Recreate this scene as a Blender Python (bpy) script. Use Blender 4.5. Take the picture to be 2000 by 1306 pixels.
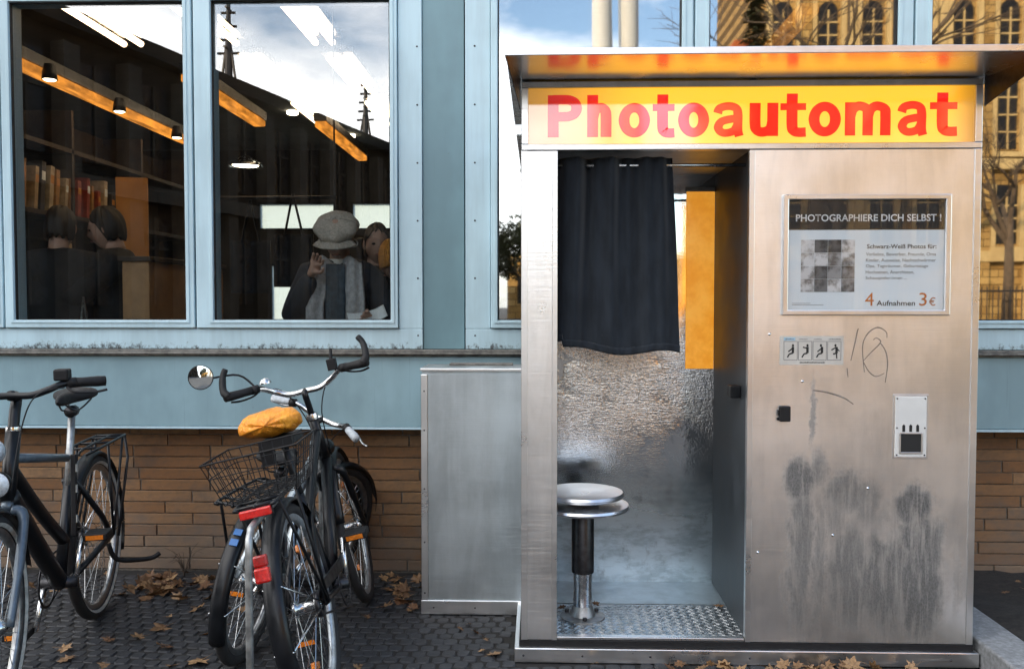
import bpy, math, random
from mathutils import Vector, Matrix
R = math.radians
rnd = random.Random(7)
for o in list(bpy.data.objects):
    bpy.data.objects.remove(o)
S = bpy.context.scene
COL = S.collection

# ------------------------------------------------------------------ camera
cam = bpy.data.cameras.new('camera')
cam.sensor_width = 36.0
cam.lens = 36.0 * 1700 / 2000
cam.clip_start = 0.05
cam.clip_end = 2000
camo = bpy.data.objects.new('camera', cam)
COL.objects.link(camo)
camo.location = (0, 0, 1.28)
camo.rotation_euler = (R(90 - 2.1), 0, R(1.7))
S.camera = camo

# ------------------------------------------------------------------ sky, sun, exposure
SUN_EL, SUN_AZ = 21.0, 36.0          # the sun stands low behind the shop, to the left
W = bpy.data.worlds.new('World')
S.world = W
W.use_nodes = True
wt = W.node_tree
wt.nodes.clear()
wo = wt.nodes.new('ShaderNodeOutputWorld')
bg = wt.nodes.new('ShaderNodeBackground')
bg.inputs['Strength'].default_value = 0.15
sky = wt.nodes.new('ShaderNodeTexSky')
sky.sky_type = 'NISHITA'
sky.sun_disc = False
sky.sun_elevation = R(SUN_EL)
sky.sun_rotation = R(-SUN_AZ)
sky.air_density = 1.0
sky.dust_density = 1.2
tc = wt.nodes.new('ShaderNodeTexCoord')
mp = wt.nodes.new('ShaderNodeMapping')
mp.inputs['Scale'].default_value = (1.6, 1.6, 4.2)
mp.inputs['Location'].default_value = (0.35, 0.1, 0.35)
nz = wt.nodes.new('ShaderNodeTexNoise')
nz.inputs['Scale'].default_value = 1.5
nz.inputs['Detail'].default_value = 6
nz.inputs['Roughness'].default_value = 0.55
rp = wt.nodes.new('ShaderNodeValToRGB')
rp.color_ramp.elements[0].position = 0.45
rp.color_ramp.elements[1].position = 0.62
mx = wt.nodes.new('ShaderNodeMix')
mx.data_type = 'RGBA'
mx.inputs['B'].default_value = (9.6, 9.5, 9.5, 1)
wt.links.new(tc.outputs['Generated'], mp.inputs['Vector'])
wt.links.new(mp.outputs['Vector'], nz.inputs['Vector'])
sx = wt.nodes.new('ShaderNodeSeparateXYZ')          # the cloud bank lies to the left, clearer sky to the right
wt.links.new(tc.outputs['Generated'], sx.inputs[0])
md = wt.nodes.new('ShaderNodeMath'); md.operation = 'MULTIPLY_ADD'
md.inputs[1].default_value = -0.55
wt.links.new(sx.outputs[0], md.inputs[0])
wt.links.new(nz.outputs['Fac'], md.inputs[2])
wt.links.new(md.outputs[0], rp.inputs['Fac'])
wt.links.new(rp.outputs['Color'], mx.inputs['Factor'])
wt.links.new(sky.outputs['Color'], mx.inputs['A'])
wt.links.new(mx.outputs['Result'], bg.inputs['Color'])
wt.links.new(bg.outputs['Background'], wo.inputs['Surface'])

sl = bpy.data.lights.new('sun', 'SUN')
sl.energy = 3.4
sl.angle = R(0.5)
sl.color = (1.0, 0.74, 0.44)
so = bpy.data.objects.new('sun', sl)
COL.objects.link(so)
so.location = (-20, 30, 30)
SUNDIR = Vector((-math.sin(R(SUN_AZ)) * math.cos(R(SUN_EL)), math.cos(R(SUN_AZ)) * math.cos(R(SUN_EL)), math.sin(R(SUN_EL))))
so.rotation_euler = SUNDIR.to_track_quat('Z', 'Y').to_euler()

S.view_settings.view_transform = 'Standard'
S.view_settings.look = 'None'
S.view_settings.exposure = 1.68
S.view_settings.gamma = 1.0
S.view_settings.use_curve_mapping = False
S.render.engine = 'CYCLES'
S.cycles.use_denoising = True
S.cycles.max_bounces = 8
S.cycles.transparent_max_bounces = 12
S.cycles.sample_clamp_indirect = 6.0
S.cycles.caustics_reflective = False
S.cycles.caustics_refractive = False

# ------------------------------------------------------------------ helpers
def tag(o, label=None, cat=None, group=None, kind=None):
    if label: o['label'] = label
    if cat: o['category'] = cat
    if group: o['group'] = group
    if kind: o['kind'] = kind
    return o

def empty(name, loc=(0, 0, 0), rz=0.0, label=None, cat=None, group=None, kind=None):
    o = bpy.data.objects.new(name, None)
    o.empty_display_size = 0.1
    COL.objects.link(o)
    o.location = loc
    o.rotation_euler = (0, 0, rz)
    return tag(o, label, cat, group, kind)

def link(name, me, parent=None, mat=None):
    o = bpy.data.objects.new(name, me)
    COL.objects.link(o)
    if parent: o.parent = parent
    if mat and not me.materials: me.materials.append(mat)
    return o

class MB:
    """collects shapes, then builds ONE mesh object"""
    def __init__(self):
        self.v = []; self.f = []
    def box(self, x0, x1, y0, y1, z0, z1, m=None):
        b = len(self.v)
        pts = [(x0,y0,z0),(x1,y0,z0),(x1,y1,z0),(x0,y1,z0),(x0,y0,z1),(x1,y0,z1),(x1,y1,z1),(x0,y1,z1)]
        if m is not None: pts = [tuple(m @ Vector(p)) for p in pts]
        self.v += pts
        self.f += [tuple(b+i for i in q) for q in ((0,3,2,1),(4,5,6,7),(0,1,5,4),(1,2,6,5),(2,3,7,6),(3,0,4,7))]
        return self
    def ring(self, x0, x1, z0, z1, a0, a1, c0, c1, y0, y1):
        """rectangular frame in XZ with a hole, from depth y0 (front) to y1"""
        b = len(self.v)
        for y in (y0, y1):
            self.v += [(x0,y,z0),(x1,y,z0),(x1,y,z1),(x0,y,z1),(a0,y,c0),(a1,y,c0),(a1,y,c1),(a0,y,c1)]
        for i in range(4):
            j = (i+1) % 4
            self.f.append((b+i, b+j, b+4+j, b+4+i))
            self.f.append((b+8+j, b+8+i, b+12+i, b+12+j))
            self.f.append((b+j, b+i, b+8+i, b+8+j))
            self.f.append((b+4+i, b+4+j, b+12+j, b+12+i))
        return self
    def prism(self, poly, y0, y1, m=None):
        """polygon of (x,z) extruded along y"""
        b = len(self.v); n = len(poly)
        pts = [(x, y0, z) for x, z in poly] + [(x, y1, z) for x, z in poly]
        if m is not None: pts = [tuple(m @ Vector(p)) for p in pts]
        self.v += pts
        self.f.append(tuple(b+i for i in range(n)))
        self.f.append(tuple(b+n+i for i in reversed(range(n))))
        for i in range(n):
            j = (i+1) % n
            self.f.append((b+j, b+i, b+n+i, b+n+j))
        return self
    def tube(self, pts, r, n=8, closed=False, flat=1.0):
        pts = [Vector(p) for p in pts]
        k = len(pts)
        rs = list(r) if isinstance(r, (list, tuple)) else [r]*k
        b = len(self.v)
        up = None
        for i, p in enumerate(pts):
            a = pts[(i-1) % k] if (closed or i > 0) else p
            c = pts[(i+1) % k] if (closed or i < k-1) else p
            t = (c - a)
            if t.length < 1e-9: t = Vector((0,0,1))
            t.normalize()
            if up is None:
                up = Vector((0,0,1)) if abs(t.z) < 0.9 else Vector((0,1,0))
            s = t.cross(up)
            if s.length < 1e-6: s = t.cross(Vector((1,0,0)))
            s.normalize(); up = s.cross(t).normalized()
            for j in range(n):
                an = 2*math.pi*j/n
                self.v.append(tuple(p + s*(math.cos(an)*rs[i]) + up*(math.sin(an)*rs[i]*flat)))
        m = k if closed else k-1
        for i in range(m):
            i2 = (i+1) % k
            for j in range(n):
                j2 = (j+1) % n
                self.f.append((b+i*n+j, b+i*n+j2, b+i2*n+j2, b+i2*n+j))
        if not closed:
            self.f.append(tuple(b+j for j in reversed(range(n))))
            self.f.append(tuple(b+(k-1)*n+j for j in range(n)))
        return self
    def lathe(self, prof, n=24, m=None, closed=False, cap=False):
        """profile of (r,z) spun about local z; m places it"""
        b = len(self.v); k = len(prof)
        for r, z in prof:
            for j in range(n):
                an = 2*math.pi*j/n
                p = Vector((r*math.cos(an), r*math.sin(an), z))
                self.v.append(tuple(m @ p if m is not None else p))
        for i in range(k if closed else k-1):
            i2 = (i+1) % k
            for j in range(n):
                j2 = (j+1) % n
                self.f.append((b+i*n+j, b+i*n+j2, b+i2*n+j2, b+i2*n+j))
        if cap and not closed:
            if prof[0][0] > 1e-6: self.f.append(tuple(b+j for j in reversed(range(n))))
            if prof[-1][0] > 1e-6: self.f.append(tuple(b+(k-1)*n+j for j in range(n)))
        return self
    def torus(self, Rr, r, n=48, k=8, m=None):
        prof = [(Rr + r*math.cos(2*math.pi*i/k), r*math.sin(2*math.pi*i/k)) for i in range(k)]
        return self.lathe(prof, n, m, closed=True)
    def ellipsoid(self, c, s, n=20, k=12, m=None):
        prof = [(max(math.sin(math.pi*i/k), 1e-4), -math.cos(math.pi*i/k)) for i in range(k+1)]
        M = Matrix.Translation(c) @ Matrix.Diagonal((s[0], s[1], s[2], 1))
        if m is not None: M = m @ M
        return self.lathe(prof, n, M)
    def grid(self, nx, ny, fn):
        b = len(self.v)
        for j in range(ny+1):
            for i in range(nx+1):
                self.v.append(tuple(fn(i/nx, j/ny)))
        for j in range(ny):
            for i in range(nx):
                a = b + j*(nx+1) + i
                self.f.append((a, a+1, a+nx+2, a+nx+1))
        return self
    def mesh(self, name):
        me = bpy.data.meshes.new(name)
        me.from_pydata(self.v, [], self.f)
        me.validate(clean_customdata=False)
        return me
    def build(self, name, mat, parent=None, smooth=False, bevel=0.0, seg=2, solid=0.0, xf=None):
        if xf is not None:
            self.v = [tuple(xf @ Vector(p)) for p in self.v]
        me = self.mesh(name)
        if mat: me.materials.append(mat)
        if smooth:
            me.polygons.foreach_set('use_smooth', [True]*len(me.polygons))
        o = link(name, me, parent)
        if smooth == 'auto' or (smooth and bevel):
            pass
        if solid:
            md = o.modifiers.new('thickness', 'SOLIDIFY'); md.thickness = solid; md.offset = 0
        if bevel:
            md = o.modifiers.new('bevel', 'BEVEL'); md.width = bevel; md.segments = seg
            md.limit_method = 'ANGLE'; md.angle_limit = R(40)
        return o

def sharp(o, deg=40):
    """smooth shading that keeps hard edges"""
    me = o.data
    me.polygons.foreach_set('use_smooth', [True]*len(me.polygons))
    try: me.set_sharp_from_angle(angle=R(deg))
    except Exception: pass
    return o

# ------------------------------------------------------------------ procedural materials
class NT:
    def __init__(self, name):
        self.m = bpy.data.materials.new(name)
        self.m.use_nodes = True
        self.t = self.m.node_tree
        self.t.nodes.clear()
        self.out = self.t.nodes.new('ShaderNodeOutputMaterial')
        self._co = None
    def n(self, typ, **k):
        nd = self.t.nodes.new(typ)
        for a, b in k.items(): setattr(nd, a, b)
        return nd
    def put(self, sock, val):
        if hasattr(val, 'is_output') or isinstance(val, bpy.types.NodeSocket): self.t.links.new(val, sock)
        elif val is not None:
            if isinstance(val, (tuple, list)) and len(val) == 3 and sock.type == 'RGBA': val = (*val, 1)
            sock.default_value = val
    @property
    def co(self):
        if self._co is None: self._co = self.n('ShaderNodeTexCoord')
        return self._co.outputs['Object']
    def map(self, vec, scale=(1,1,1), loc=(0,0,0), rot=(0,0,0)):
        nd = self.n('ShaderNodeMapping')
        self.put(nd.inputs['Vector'], vec)
        nd.inputs['Scale'].default_value = scale
        nd.inputs['Location'].default_value = loc
        nd.inputs['Rotation'].default_value = rot
        return nd.outputs['Vector']
    def noise(self, vec, scale=5, detail=4, rough=0.55, dist=0.0):
        nd = self.n('ShaderNodeTexNoise')
        self.put(nd.inputs['Vector'], vec)
        nd.inputs['Scale'].default_value = scale
        nd.inputs['Detail'].default_value = detail
        nd.inputs['Roughness'].default_value = rough
        nd.inputs['Distortion'].default_value = dist
        return nd.outputs['Fac']
    def ramp(self, fac, a, b, ca=(0,0,0), cb=(1,1,1)):
        nd = self.n('ShaderNodeMapRange')
        nd.clamp = True
        nd.interpolation_type = 'SMOOTHSTEP'
        self.put(nd.inputs['Value'], fac)
        nd.inputs['From Min'].default_value = a
        nd.inputs['From Max'].default_value = b
        return nd.outputs['Result']
    def mix(self, fac, a, b, mode='MIX'):
        nd = self.n('ShaderNodeMix', data_type='RGBA', blend_type=mode)
        self.put(nd.inputs['Factor'], fac)
        self.put(nd.inputs['A'], a)
        self.put(nd.inputs['B'], b)
        return nd.outputs['Result']
    def math(self, op, a, b=None, clamp=False):
        nd = self.n('ShaderNodeMath', operation=op)
        nd.use_clamp = clamp
        self.put(nd.inputs[0], a)
        if b is not None: self.put(nd.inputs[1], b)
        return nd.outputs[0]
    def sep(self, vec):
        nd = self.n('ShaderNodeSeparateXYZ'); self.put(nd.inputs[0], vec)
        return nd.outputs
    @property
    def pos(self):
        return self.n('ShaderNodeNewGeometry').outputs['Position']
    def rand(self):
        return self.n('ShaderNodeObjectInfo').outputs['Random']
    def bump(self, h, strength=0.2, dist=0.01):
        nd = self.n('ShaderNodeBump')
        self.put(nd.inputs['Height'], h)
        nd.inputs['Strength'].default_value = strength
        nd.inputs['Distance'].default_value = dist
        return nd.outputs['Normal']
    def bsdf(self, color, rough=0.5, metal=0.0, normal=None, spec=0.5, coat=0.0, **k):
        nd = self.n('ShaderNodeBsdfPrincipled')
        self.put(nd.inputs['Base Color'], color)
        self.put(nd.inputs['Roughness'], rough)
        self.put(nd.inputs['Metallic'], metal)
        self.put(nd.inputs['Specular IOR Level'], spec)
        self.put(nd.inputs['Coat Weight'], coat)
        if normal is not None: self.put(nd.inputs['Normal'], normal)
        for a, b in k.items(): self.put(nd.inputs[a.replace('_', ' ')], b)
        return nd.outputs[0]
    def done(self, sh):
        self.t.links.new(sh, self.out.inputs['Surface'])
        return self.m

def plain(name, c, rough=0.5, metal=0.0, var=0.25, scale=14, bump=0.0, spec=0.5, coat=0.0, rv=0.15):
    """a base colour broken up by noise in tone and gloss"""
    t = NT(name)
    a = t.noise(t.co, scale, 5, 0.6)
    f = t.ramp(a, 0.3, 0.7)
    col = t.mix(f, tuple(x*(1-var) for x in c), tuple(min(1, x*(1+var*0.6)) for x in c))
    r = t.math('ADD', t.math('MULTIPLY', f, rv), max(rough - rv/2, 0.02))
    nrm = t.bump(t.noise(t.co, scale*9, 3), bump, 0.003) if bump else None
    return t.done(t.bsdf(col, r, metal, nrm, spec, coat))

def painted(name, c, streak=0.25, rough=0.42, grime=None, sx=9):
    """sun-faded painted sheet metal with rain streaks; grime=(z0,z1): speckled dirt that sits between those heights"""
    t = NT(name)
    st = t.noise(t.map(t.co, (sx, sx, 0.9)), 3.0, 5, 0.6)
    bl = t.noise(t.co, 1.7, 4, 0.6)
    f = t.math('ADD', t.math('MULTIPLY', st, 0.35), t.math('MULTIPLY', bl, 0.65))
    f = t.ramp(f, 0.36, 0.66)
    col = t.mix(f, tuple(x*(1-streak) for x in c), tuple(min(1, x*(1+streak*0.35)) for x in c))
    sp = t.ramp(t.noise(t.co, 34, 6, 0.7), 0.69, 0.75)
    col = t.mix(t.math('MULTIPLY', sp, 0.45), col, (0.09, 0.085, 0.08))
    dr = t.ramp(t.noise(t.map(t.co, (26, 26, 0.7)), 1.6, 5, 0.7), 0.60, 0.78)
    col = t.mix(t.math('MULTIPLY', dr, 0.35), col, tuple(x*0.42 for x in c))
    ch = t.ramp(t.noise(t.map(t.co, (1, 1, 1), (3, 1, 2)), 13, 8, 0.8), 0.70, 0.73)
    col = t.mix(t.math('MULTIPLY', ch, 0.5), col, (0.20, 0.17, 0.14))
    if grime:
        z = t.sep(t.co)[2]
        band = t.ramp(z, grime[1], grime[0])
        nn = t.math('ADD', t.math('MULTIPLY', t.noise(t.map(t.co, (9, 9, 7)), 4.0, 7, 0.8), 0.75), t.math('MULTIPLY', t.noise(t.co, 3.0, 3, 0.5), 0.25))
        g = t.ramp(t.math('ADD', nn, t.math('MULTIPLY', band, 0.22)), 0.66, 0.80)
        g = t.math('MULTIPLY', g, band)
        col = t.mix(g, col, (0.035, 0.032, 0.028))
    nrm = t.bump(t.noise(t.co, 60, 4), 0.08, 0.003)
    r = t.math('ADD', t.math('MULTIPLY', st, 0.2), rough - 0.1)
    return t.done(t.bsdf(col, r, 0.0, nrm, 0.5))

def alu(name, c=(0.90, 0.90, 0.90), rough=0.30, streak=0.18, scr=0.25, spec=None):
    """weathered aluminium sheet: cloudy gloss, hairline scratches, faint vertical run marks"""
    t = NT(name)
    cl = t.noise(t.co, 3.2, 6, 0.62)
    st = t.noise(t.map(t.co, (7, 7, 0.9)), 2.0, 6, 0.65, 0.5)
    sc = t.noise(t.map(t.co, (3, 3, 130), rot=(0, 0.2, 0)), 2.0, 2, 0.5)
    sc2 = t.noise(t.co, 55, 4, 0.6)
    f = t.ramp(t.math('ADD', t.math('MULTIPLY', cl, 0.55), t.math('MULTIPLY', st, 0.45)), 0.36, 0.64)
    col = t.mix(f, tuple(x*(1-streak) for x in c), c)
    sp = t.ramp(t.noise(t.co, 21, 7, 0.75), 0.66, 0.76)
    col = t.mix(t.math('MULTIPLY', sp, 0.22), col, (0.16, 0.15, 0.14))
    r = t.math('ADD', t.math('MULTIPLY', cl, 0.28), rough - 0.14)
    r = t.math('ADD', r, t.math('MULTIPLY', t.ramp(sc, 0.5, 0.7), 0.08))
    h = t.math('ADD', t.math('MULTIPLY', sc, 0.5), t.math('MULTIPLY', sc2, 0.5))
    nrm = t.bump(t.math('ADD', h, t.math('MULTIPLY', cl, 1.0)), scr, 0.0015)
    return t.done(t.bsdf(col, r, 1.0, nrm))

def emit(name, c, s):
    t = NT(name)
    e = t.n('ShaderNodeEmission')
    t.put(e.inputs['Color'], c); e.inputs['Strength'].default_value = s
    return t.done(e.outputs[0])

def pane(name, refl=0.3, tint=(0.86, 0.9, 0.9), rough=0.0, wave=0.0012):
    """window glass: coated, partly mirror and partly clear, very slightly wavy"""
    t = NT(name)
    tr = t.n('ShaderNodeBsdfTransparent'); t.put(tr.inputs['Color'], tint)
    gl = t.n('ShaderNodeBsdfGlossy'); gl.inputs['Roughness'].default_value = rough
    gl.inputs['Color'].default_value = (1, 1, 1, 1)
    if wave:
        t.put(gl.inputs['Normal'], t.bump(t.noise(t.co, 2.2, 1, 0.4), wave, 0.2))
    fr = t.n('ShaderNodeLayerWeight'); fr.inputs['Blend'].default_value = 0.35
    fac = t.math('ADD', t.math('MULTIPLY', fr.outputs['Fresnel'], 0.5), refl, True)
    mx = t.n('ShaderNodeMixShader')
    t.put(mx.inputs[0], fac)
    t.t.links.new(tr.outputs[0], mx.inputs[1]); t.t.links.new(gl.outputs[0], mx.inputs[2])
    return t.done(mx.outputs[0])

M = {}
M['frame'] = painted('pale_blue_paint', (0.47, 0.64, 0.71), 0.16, 0.40)
M['frame_low'] = painted('pale_blue_paint_grimy', (0.47, 0.64, 0.71), 0.18, 0.42, grime=(1.065, 1.15))
M['teal'] = painted('teal_paint', (0.155, 0.275, 0.315), 0.2, 0.40, None, 3)
M['panel'] = painted('blue_grey_paint', (0.26, 0.395, 0.445), 0.22, 0.38, None, 2.5)
M['ledge'] = plain('weathered_ledge', (0.17, 0.165, 0.15), 0.7, 0, 0.5, 30, 0.3)
M['black_gap'] = plain('black_gap', (0.012, 0.012, 0.012), 0.8)
M['alu'] = alu('aluminium_sheet')
M['alu_trim'] = alu('aluminium_trim', (0.80, 0.80, 0.80), 0.30, 0.10, 0.15)
M['alu_dull'] = alu('aluminium_dull', (0.50, 0.56, 0.59), 0.44, 0.25, 0.3)
M['mirror_alu'] = alu('polished_aluminium', (0.78, 0.77, 0.75), 0.22, 0.12, 0.08)
M['rubber'] = plain('black_rubber', (0.009, 0.009, 0.010), 0.6, 0, 0.3, 60, 0.2, 0.3)
M['black'] = plain('black_paint', (0.006, 0.007, 0.009), 0.38, 0, 0.3, 30, 0.0, 0.3, 0.05)
M['dark_metal'] = plain('dark_metal', (0.05, 0.05, 0.055), 0.4, 0.8, 0.3, 40)
M['chrome'] = plain('dull_chrome', (0.62, 0.63, 0.64), 0.22, 1.0, 0.25, 40)
M['silver'] = plain('silver_paint', (0.46, 0.52, 0.56), 0.34, 0.7, 0.2, 25)
M['galv'] = plain('galvanised_steel', (0.34, 0.35, 0.35), 0.45, 0.85, 0.35, 30, 0.2)
M['glass'] = pane('window_glass', 0.120, (0.93, 0.95, 0.95))
M['glass_r'] = pane('window_glass_dark_room', 0.27, (0.6, 0.64, 0.64), 0.018)

def build_text(body, name, mat, parent, x0, x1, z0, z1=None, y=0.0, bold=0.0, depth=0.0008, shear=0.0, space=1.0):
    """flat lettering in the XZ plane facing -Y, its ink box from x0 to x1 and up from z0 (to z1)"""
    cu = bpy.data.curves.new('text', 'FONT')
    cu.body = body; cu.size = 1.0; cu.offset = bold; cu.shear = shear; cu.space_character = space
    cu.resolution_u = 3
    ob = bpy.data.objects.new('text_tmp', cu)
    COL.objects.link(ob)
    dg = bpy.context.evaluated_depsgraph_get(); dg.update()
    me = bpy.data.meshes.new_from_object(ob.evaluated_get(dg))
    bpy.data.objects.remove(ob); bpy.data.curves.remove(cu)
    xs = [v.co.x for v in me.vertices]; ys = [v.co.y for v in me.vertices]
    a, b, c, d = min(xs), max(xs), min(ys), max(ys)
    sx = (x1-x0)/(b-a)
    sz = (z1-z0)/(d-c) if z1 is not None else sx
    for v in me.vertices:
        v.co = Vector((x0 + (v.co.x-a)*sx, y, z0 + (v.co.y-c)*sz))
    me.materials.clear(); me.materials.append(mat)
    me.name = name
    return link(name, me, parent)

# ================================================================== GROUND
def t_asphalt():
    t = NT('asphalt')
    a = t.noise(t.co, 1.3, 5, 0.6); b = t.noise(t.co, 160, 3, 0.6)
    c = t.mix(t.ramp(a, 0.35, 0.65), (0.035, 0.035, 0.036), (0.06, 0.058, 0.056))
    c = t.mix(t.math('MULTIPLY', t.ramp(b, 0.45, 0.7), 0.5), c, (0.10, 0.10, 0.098))
    return t.done(t.bsdf(c, 0.8, 0, t.bump(b, 0.4, 0.004)))
def t_stone(name, lo, hi):
    t = NT(name)
    r = t.rand()
    c = t.mix(t.math('FRACT', t.math('ADD', r, t.noise(t.pos, 21, 0, .5))), lo, hi)
    n1 = t.noise(t.co, 40, 5, 0.65)
    c = t.mix(t.ramp(n1, 0.3, 0.75), c, tuple(x*1.4 for x in hi))
    d = t.noise(t.pos, 5, 6, 0.65)
    c = t.mix(t.math('MULTIPLY', t.ramp(d, 0.45, 0.7), 0.55), c, (0.010, 0.009, 0.008))
    return t.done(t.bsdf(c, t.math('ADD', t.math('MULTIPLY', n1, 0.3), 0.5), 0, t.bump(t.noise(t.co, 90, 5, 0.7), 0.5, 0.004)))
M['asphalt'] = t_asphalt()
M['cobble'] = t_stone('basalt_cobble', (0.010, 0.011, 0.013), (0.021, 0.023, 0.027))
M['joint'] = plain('sandy_joint', (0.013, 0.012, 0.011), 0.95, 0, 0.5, 60, 0.6)
M['granite'] = plain('granite', (0.24, 0.25, 0.26), 0.65, 0, 0.35, 60, 0.4)
M['soil'] = plain('dark_soil', (0.030, 0.026, 0.022), 0.95, 0, 0.6, 45, 1.0)

g = MB().box(-150, 150, -200, 60, -0.6, -0.03).build('ground', M['asphalt'])
tag(g, kind='structure')

pv = empty('pavement', kind='structure')
MB().box(-5.5, 3.6, 1.2, 4.10, -0.03, -0.0045).build('joint_bed', M['joint'], pv)
# small basalt setts laid in slightly bowed rows
def sett_mesh(i):
    r = random.Random(100+i)
    n = 6 if i % 2 else 5
    a0 = r.uniform(0, 6.28)
    base = []
    for k in range(8):
        an = (k//2)*math.pi/2 + math.pi/4 + (-.22 if k % 2 == 0 else .22) + r.uniform(-.06, .06)
        q = 0.0282 / max(abs(math.cos(an)), abs(math.sin(an))) * r.uniform(0.88, 1.0)
        base.append((q*math.cos(an), q*math.sin(an)))
    m = MB()
    m.v = [(x, y, -0.03) for x, y in base] + [(x, y, -0.004+r.uniform(-.001, .001)) for x, y in base] + [(x*0.86, y*0.86, r.uniform(-0.0012, 0.0008)) for x, y in base]
    for lv in range(2):
        for k in range(8):
            j = (k+1) % 8
            m.f.append((lv*8+k, lv*8+j, lv*8+8+j, lv*8+8+k))
    m.f.append(tuple(16+k for k in range(8)))
    me = m.mesh('cobblestone'); me.materials.append(M['cobble'])
    return me
setts = [sett_mesh(i) for i in range(7)]
spots = []
for j in range(33):
    for i in range(74):
        x = -3.15 + i*0.0565 + (0.028 if j % 2 else 0) + rnd.uniform(-.005, .005)
        y = 2.28 + j*0.0555 + 0.045*math.sin(x*2.6) + rnd.uniform(-.005, .005)
        if y > 4.02 or (x > -0.10 and y > 3.045): continue
        spots.append((x, y))
vis = []
for (x, y) in spots:
    # those that the photograph shows largest: near the picture's lower edge and clear of the bicycles
    sx = x/y
    if y > 2.78 and -0.63 < sx < 0.6 and x < 0.0: vis.append((y - (0.25 if x > -0.62 else 0.0), x, y))
vis.sort()
near = {(x, y) for _, x, y in vis[:300]}
rest = MB()
for (x, y) in spots:
    me = rnd.choice(setts); rz = rnd.choice((0, 1, 2, 3))*math.pi/2 + rnd.uniform(-.10, .10); q9 = rnd.uniform(.88, 1.03)
    z = rnd.uniform(-0.003, 0.002)
    if (x, y) in near:
        o = link('cobblestone', me, pv)
        o.location = (x, y, z); o.rotation_euler = (rnd.uniform(-.04, .04), rnd.uniform(-.04, .04), rz); o.scale = (q9, q9, 1)
    else:
        mm = Matrix.Translation((x, y, z)) @ Matrix.Rotation(rz, 4, 'Z') @ Matrix.Diagonal((q9, q9, 1, 1))
        b = len(rest.v)
        rest.v += [tuple(mm @ v.co) for v in me.vertices]
        rest.f += [tuple(b+k for k in p.vertices) for p in me.polygons]
o = rest.build('cobbles', M['cobble'], pv); tag(o, kind='stuff')

# soil bed and granite kerb to the right of the booth
tag(MB().grid(24, 24, lambda u, v: (1.70+u*2.6, 2.3+v*1.80, 0.035 + 0.03*math.sin(u*17)*math.sin(v*13) + rnd.uniform(-.012, .012))).build('soil_bed', M['soil'], None, True), kind='structure')
kerb = empty('kerb', kind='structure')
for (a, b) in ((1.9, 2.88), (2.885, 3.46)):
    MB().box(1.556, 1.715, a, b, -0.03, 0.09).build('kerb_stone', M['granite'], kerb, False, 0.008)

# ================================================================== SHOP BUILDING
shop = empty('shop_building', (0, 0, 0), 0, 'pale blue shopfront with large windows over a brown brick base', 'building')
FY = 3.95                                   # front plane of the facade
XL, XR = -6.0, 5.2
# brick plinth: every brick its own piece
def t_brick():
    t = NT('clinker_brick')
    r = t.rand()
    c = t.mix(t.ramp(r, 0.0, 1.0), (0.180, 0.082, 0.028), (0.265, 0.150, 0.070))
    n1 = t.noise(t.map(t.co, (1, 1, 3)), 22, 6, 0.65)
    c = t.mix(t.math('MULTIPLY', t.ramp(n1, 0.42, 0.72), 0.5), c, (0.065, 0.048, 0.034))
    n2 = t.noise(t.co, 90, 3, 0.6)
    c = t.mix(t.math('MULTIPLY', t.ramp(n2, 0.6, 0.75), 0.35), c, (0.26, 0.23, 0.19))
    z = t.sep(t.pos)[2]
    dirt = t.noise(t.map(t.pos, (1.6, 1, 2.4)), 2.2, 7, 0.7)
    c = t.mix(t.math('MULTIPLY', t.ramp(dirt, 0.48, 0.70), 0.6), c, (0.045, 0.034, 0.026))
    splash = t.math('MULTIPLY', t.ramp(t.math('ADD', dirt, t.math('MULTIPLY', z, -0.9)), 0.10, 0.50), 0.65)
    c = t.mix(splash, c, (0.135, 0.115, 0.095))
    return t.done(t.bsdf(c, 0.75, 0, t.bump(n2, 0.35, 0.003)))
M['brick'] = t_brick()
M['mortar'] = plain('pale_mortar', (0.14, 0.125, 0.105), 0.95, 0, 0.4, 60, 0.5)
bw = MB().box(XL, XR, 4.084, 4.35, -0.5, 0.72).build('brick_wall', M['mortar'], shop)
def brick_mesh(L, seed):
    r = random.Random(seed)
    m = MB()
    h, c = 0.0496, 0.002
    def j(): return r.uniform(-.0012, .0012)
    pts = []
    for (y, d) in ((0.03, 0), (c, 0), (0, c)):
        pts += [(-L/2+d+j(), y, d+j()), (L/2-d+j(), y, d+j()), (L/2-d+j(), y, h-d+j()), (-L/2+d+j(), y, h-d+j())]
    m.v = pts
    for lv in range(2):
        for k in range(4):
            q = (k+1) % 4
            m.f.append((lv*4+q, lv*4+k, lv*4+4+k, lv*4+4+q))
    m.f.append((8, 9, 10, 11))
    me = m.mesh('brick'); me.materials.append(M['brick'])
    return me
bm3 = [brick_mesh(L, k) for k, L in enumerate((0.365, 0.365, 0.330, 0.180, 0.255))]
for row in range(13):
    z = 0.006 + row*0.0542
    for (xa, xb) in ((-3.0, -0.35), (1.60, 2.75)):
        x = xa - rnd.uniform(0, 0.28)
        while x < xb:
            me = rnd.choice(bm3[:3]) if rnd.random() < 0.78 else rnd.choice(bm3[3:])
            L = max(v.co.x for v in me.vertices)*2
            if x + L < xa: x += L + 0.007; continue
            o = link('brick', me, bw)
            o.location = (x + L/2, 4.0765 + rnd.uniform(-.0025, .002), z)
            o.rotation_euler = (0, 0, rnd.uniform(-.004, .004))
            x += L + 0.0055
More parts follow.
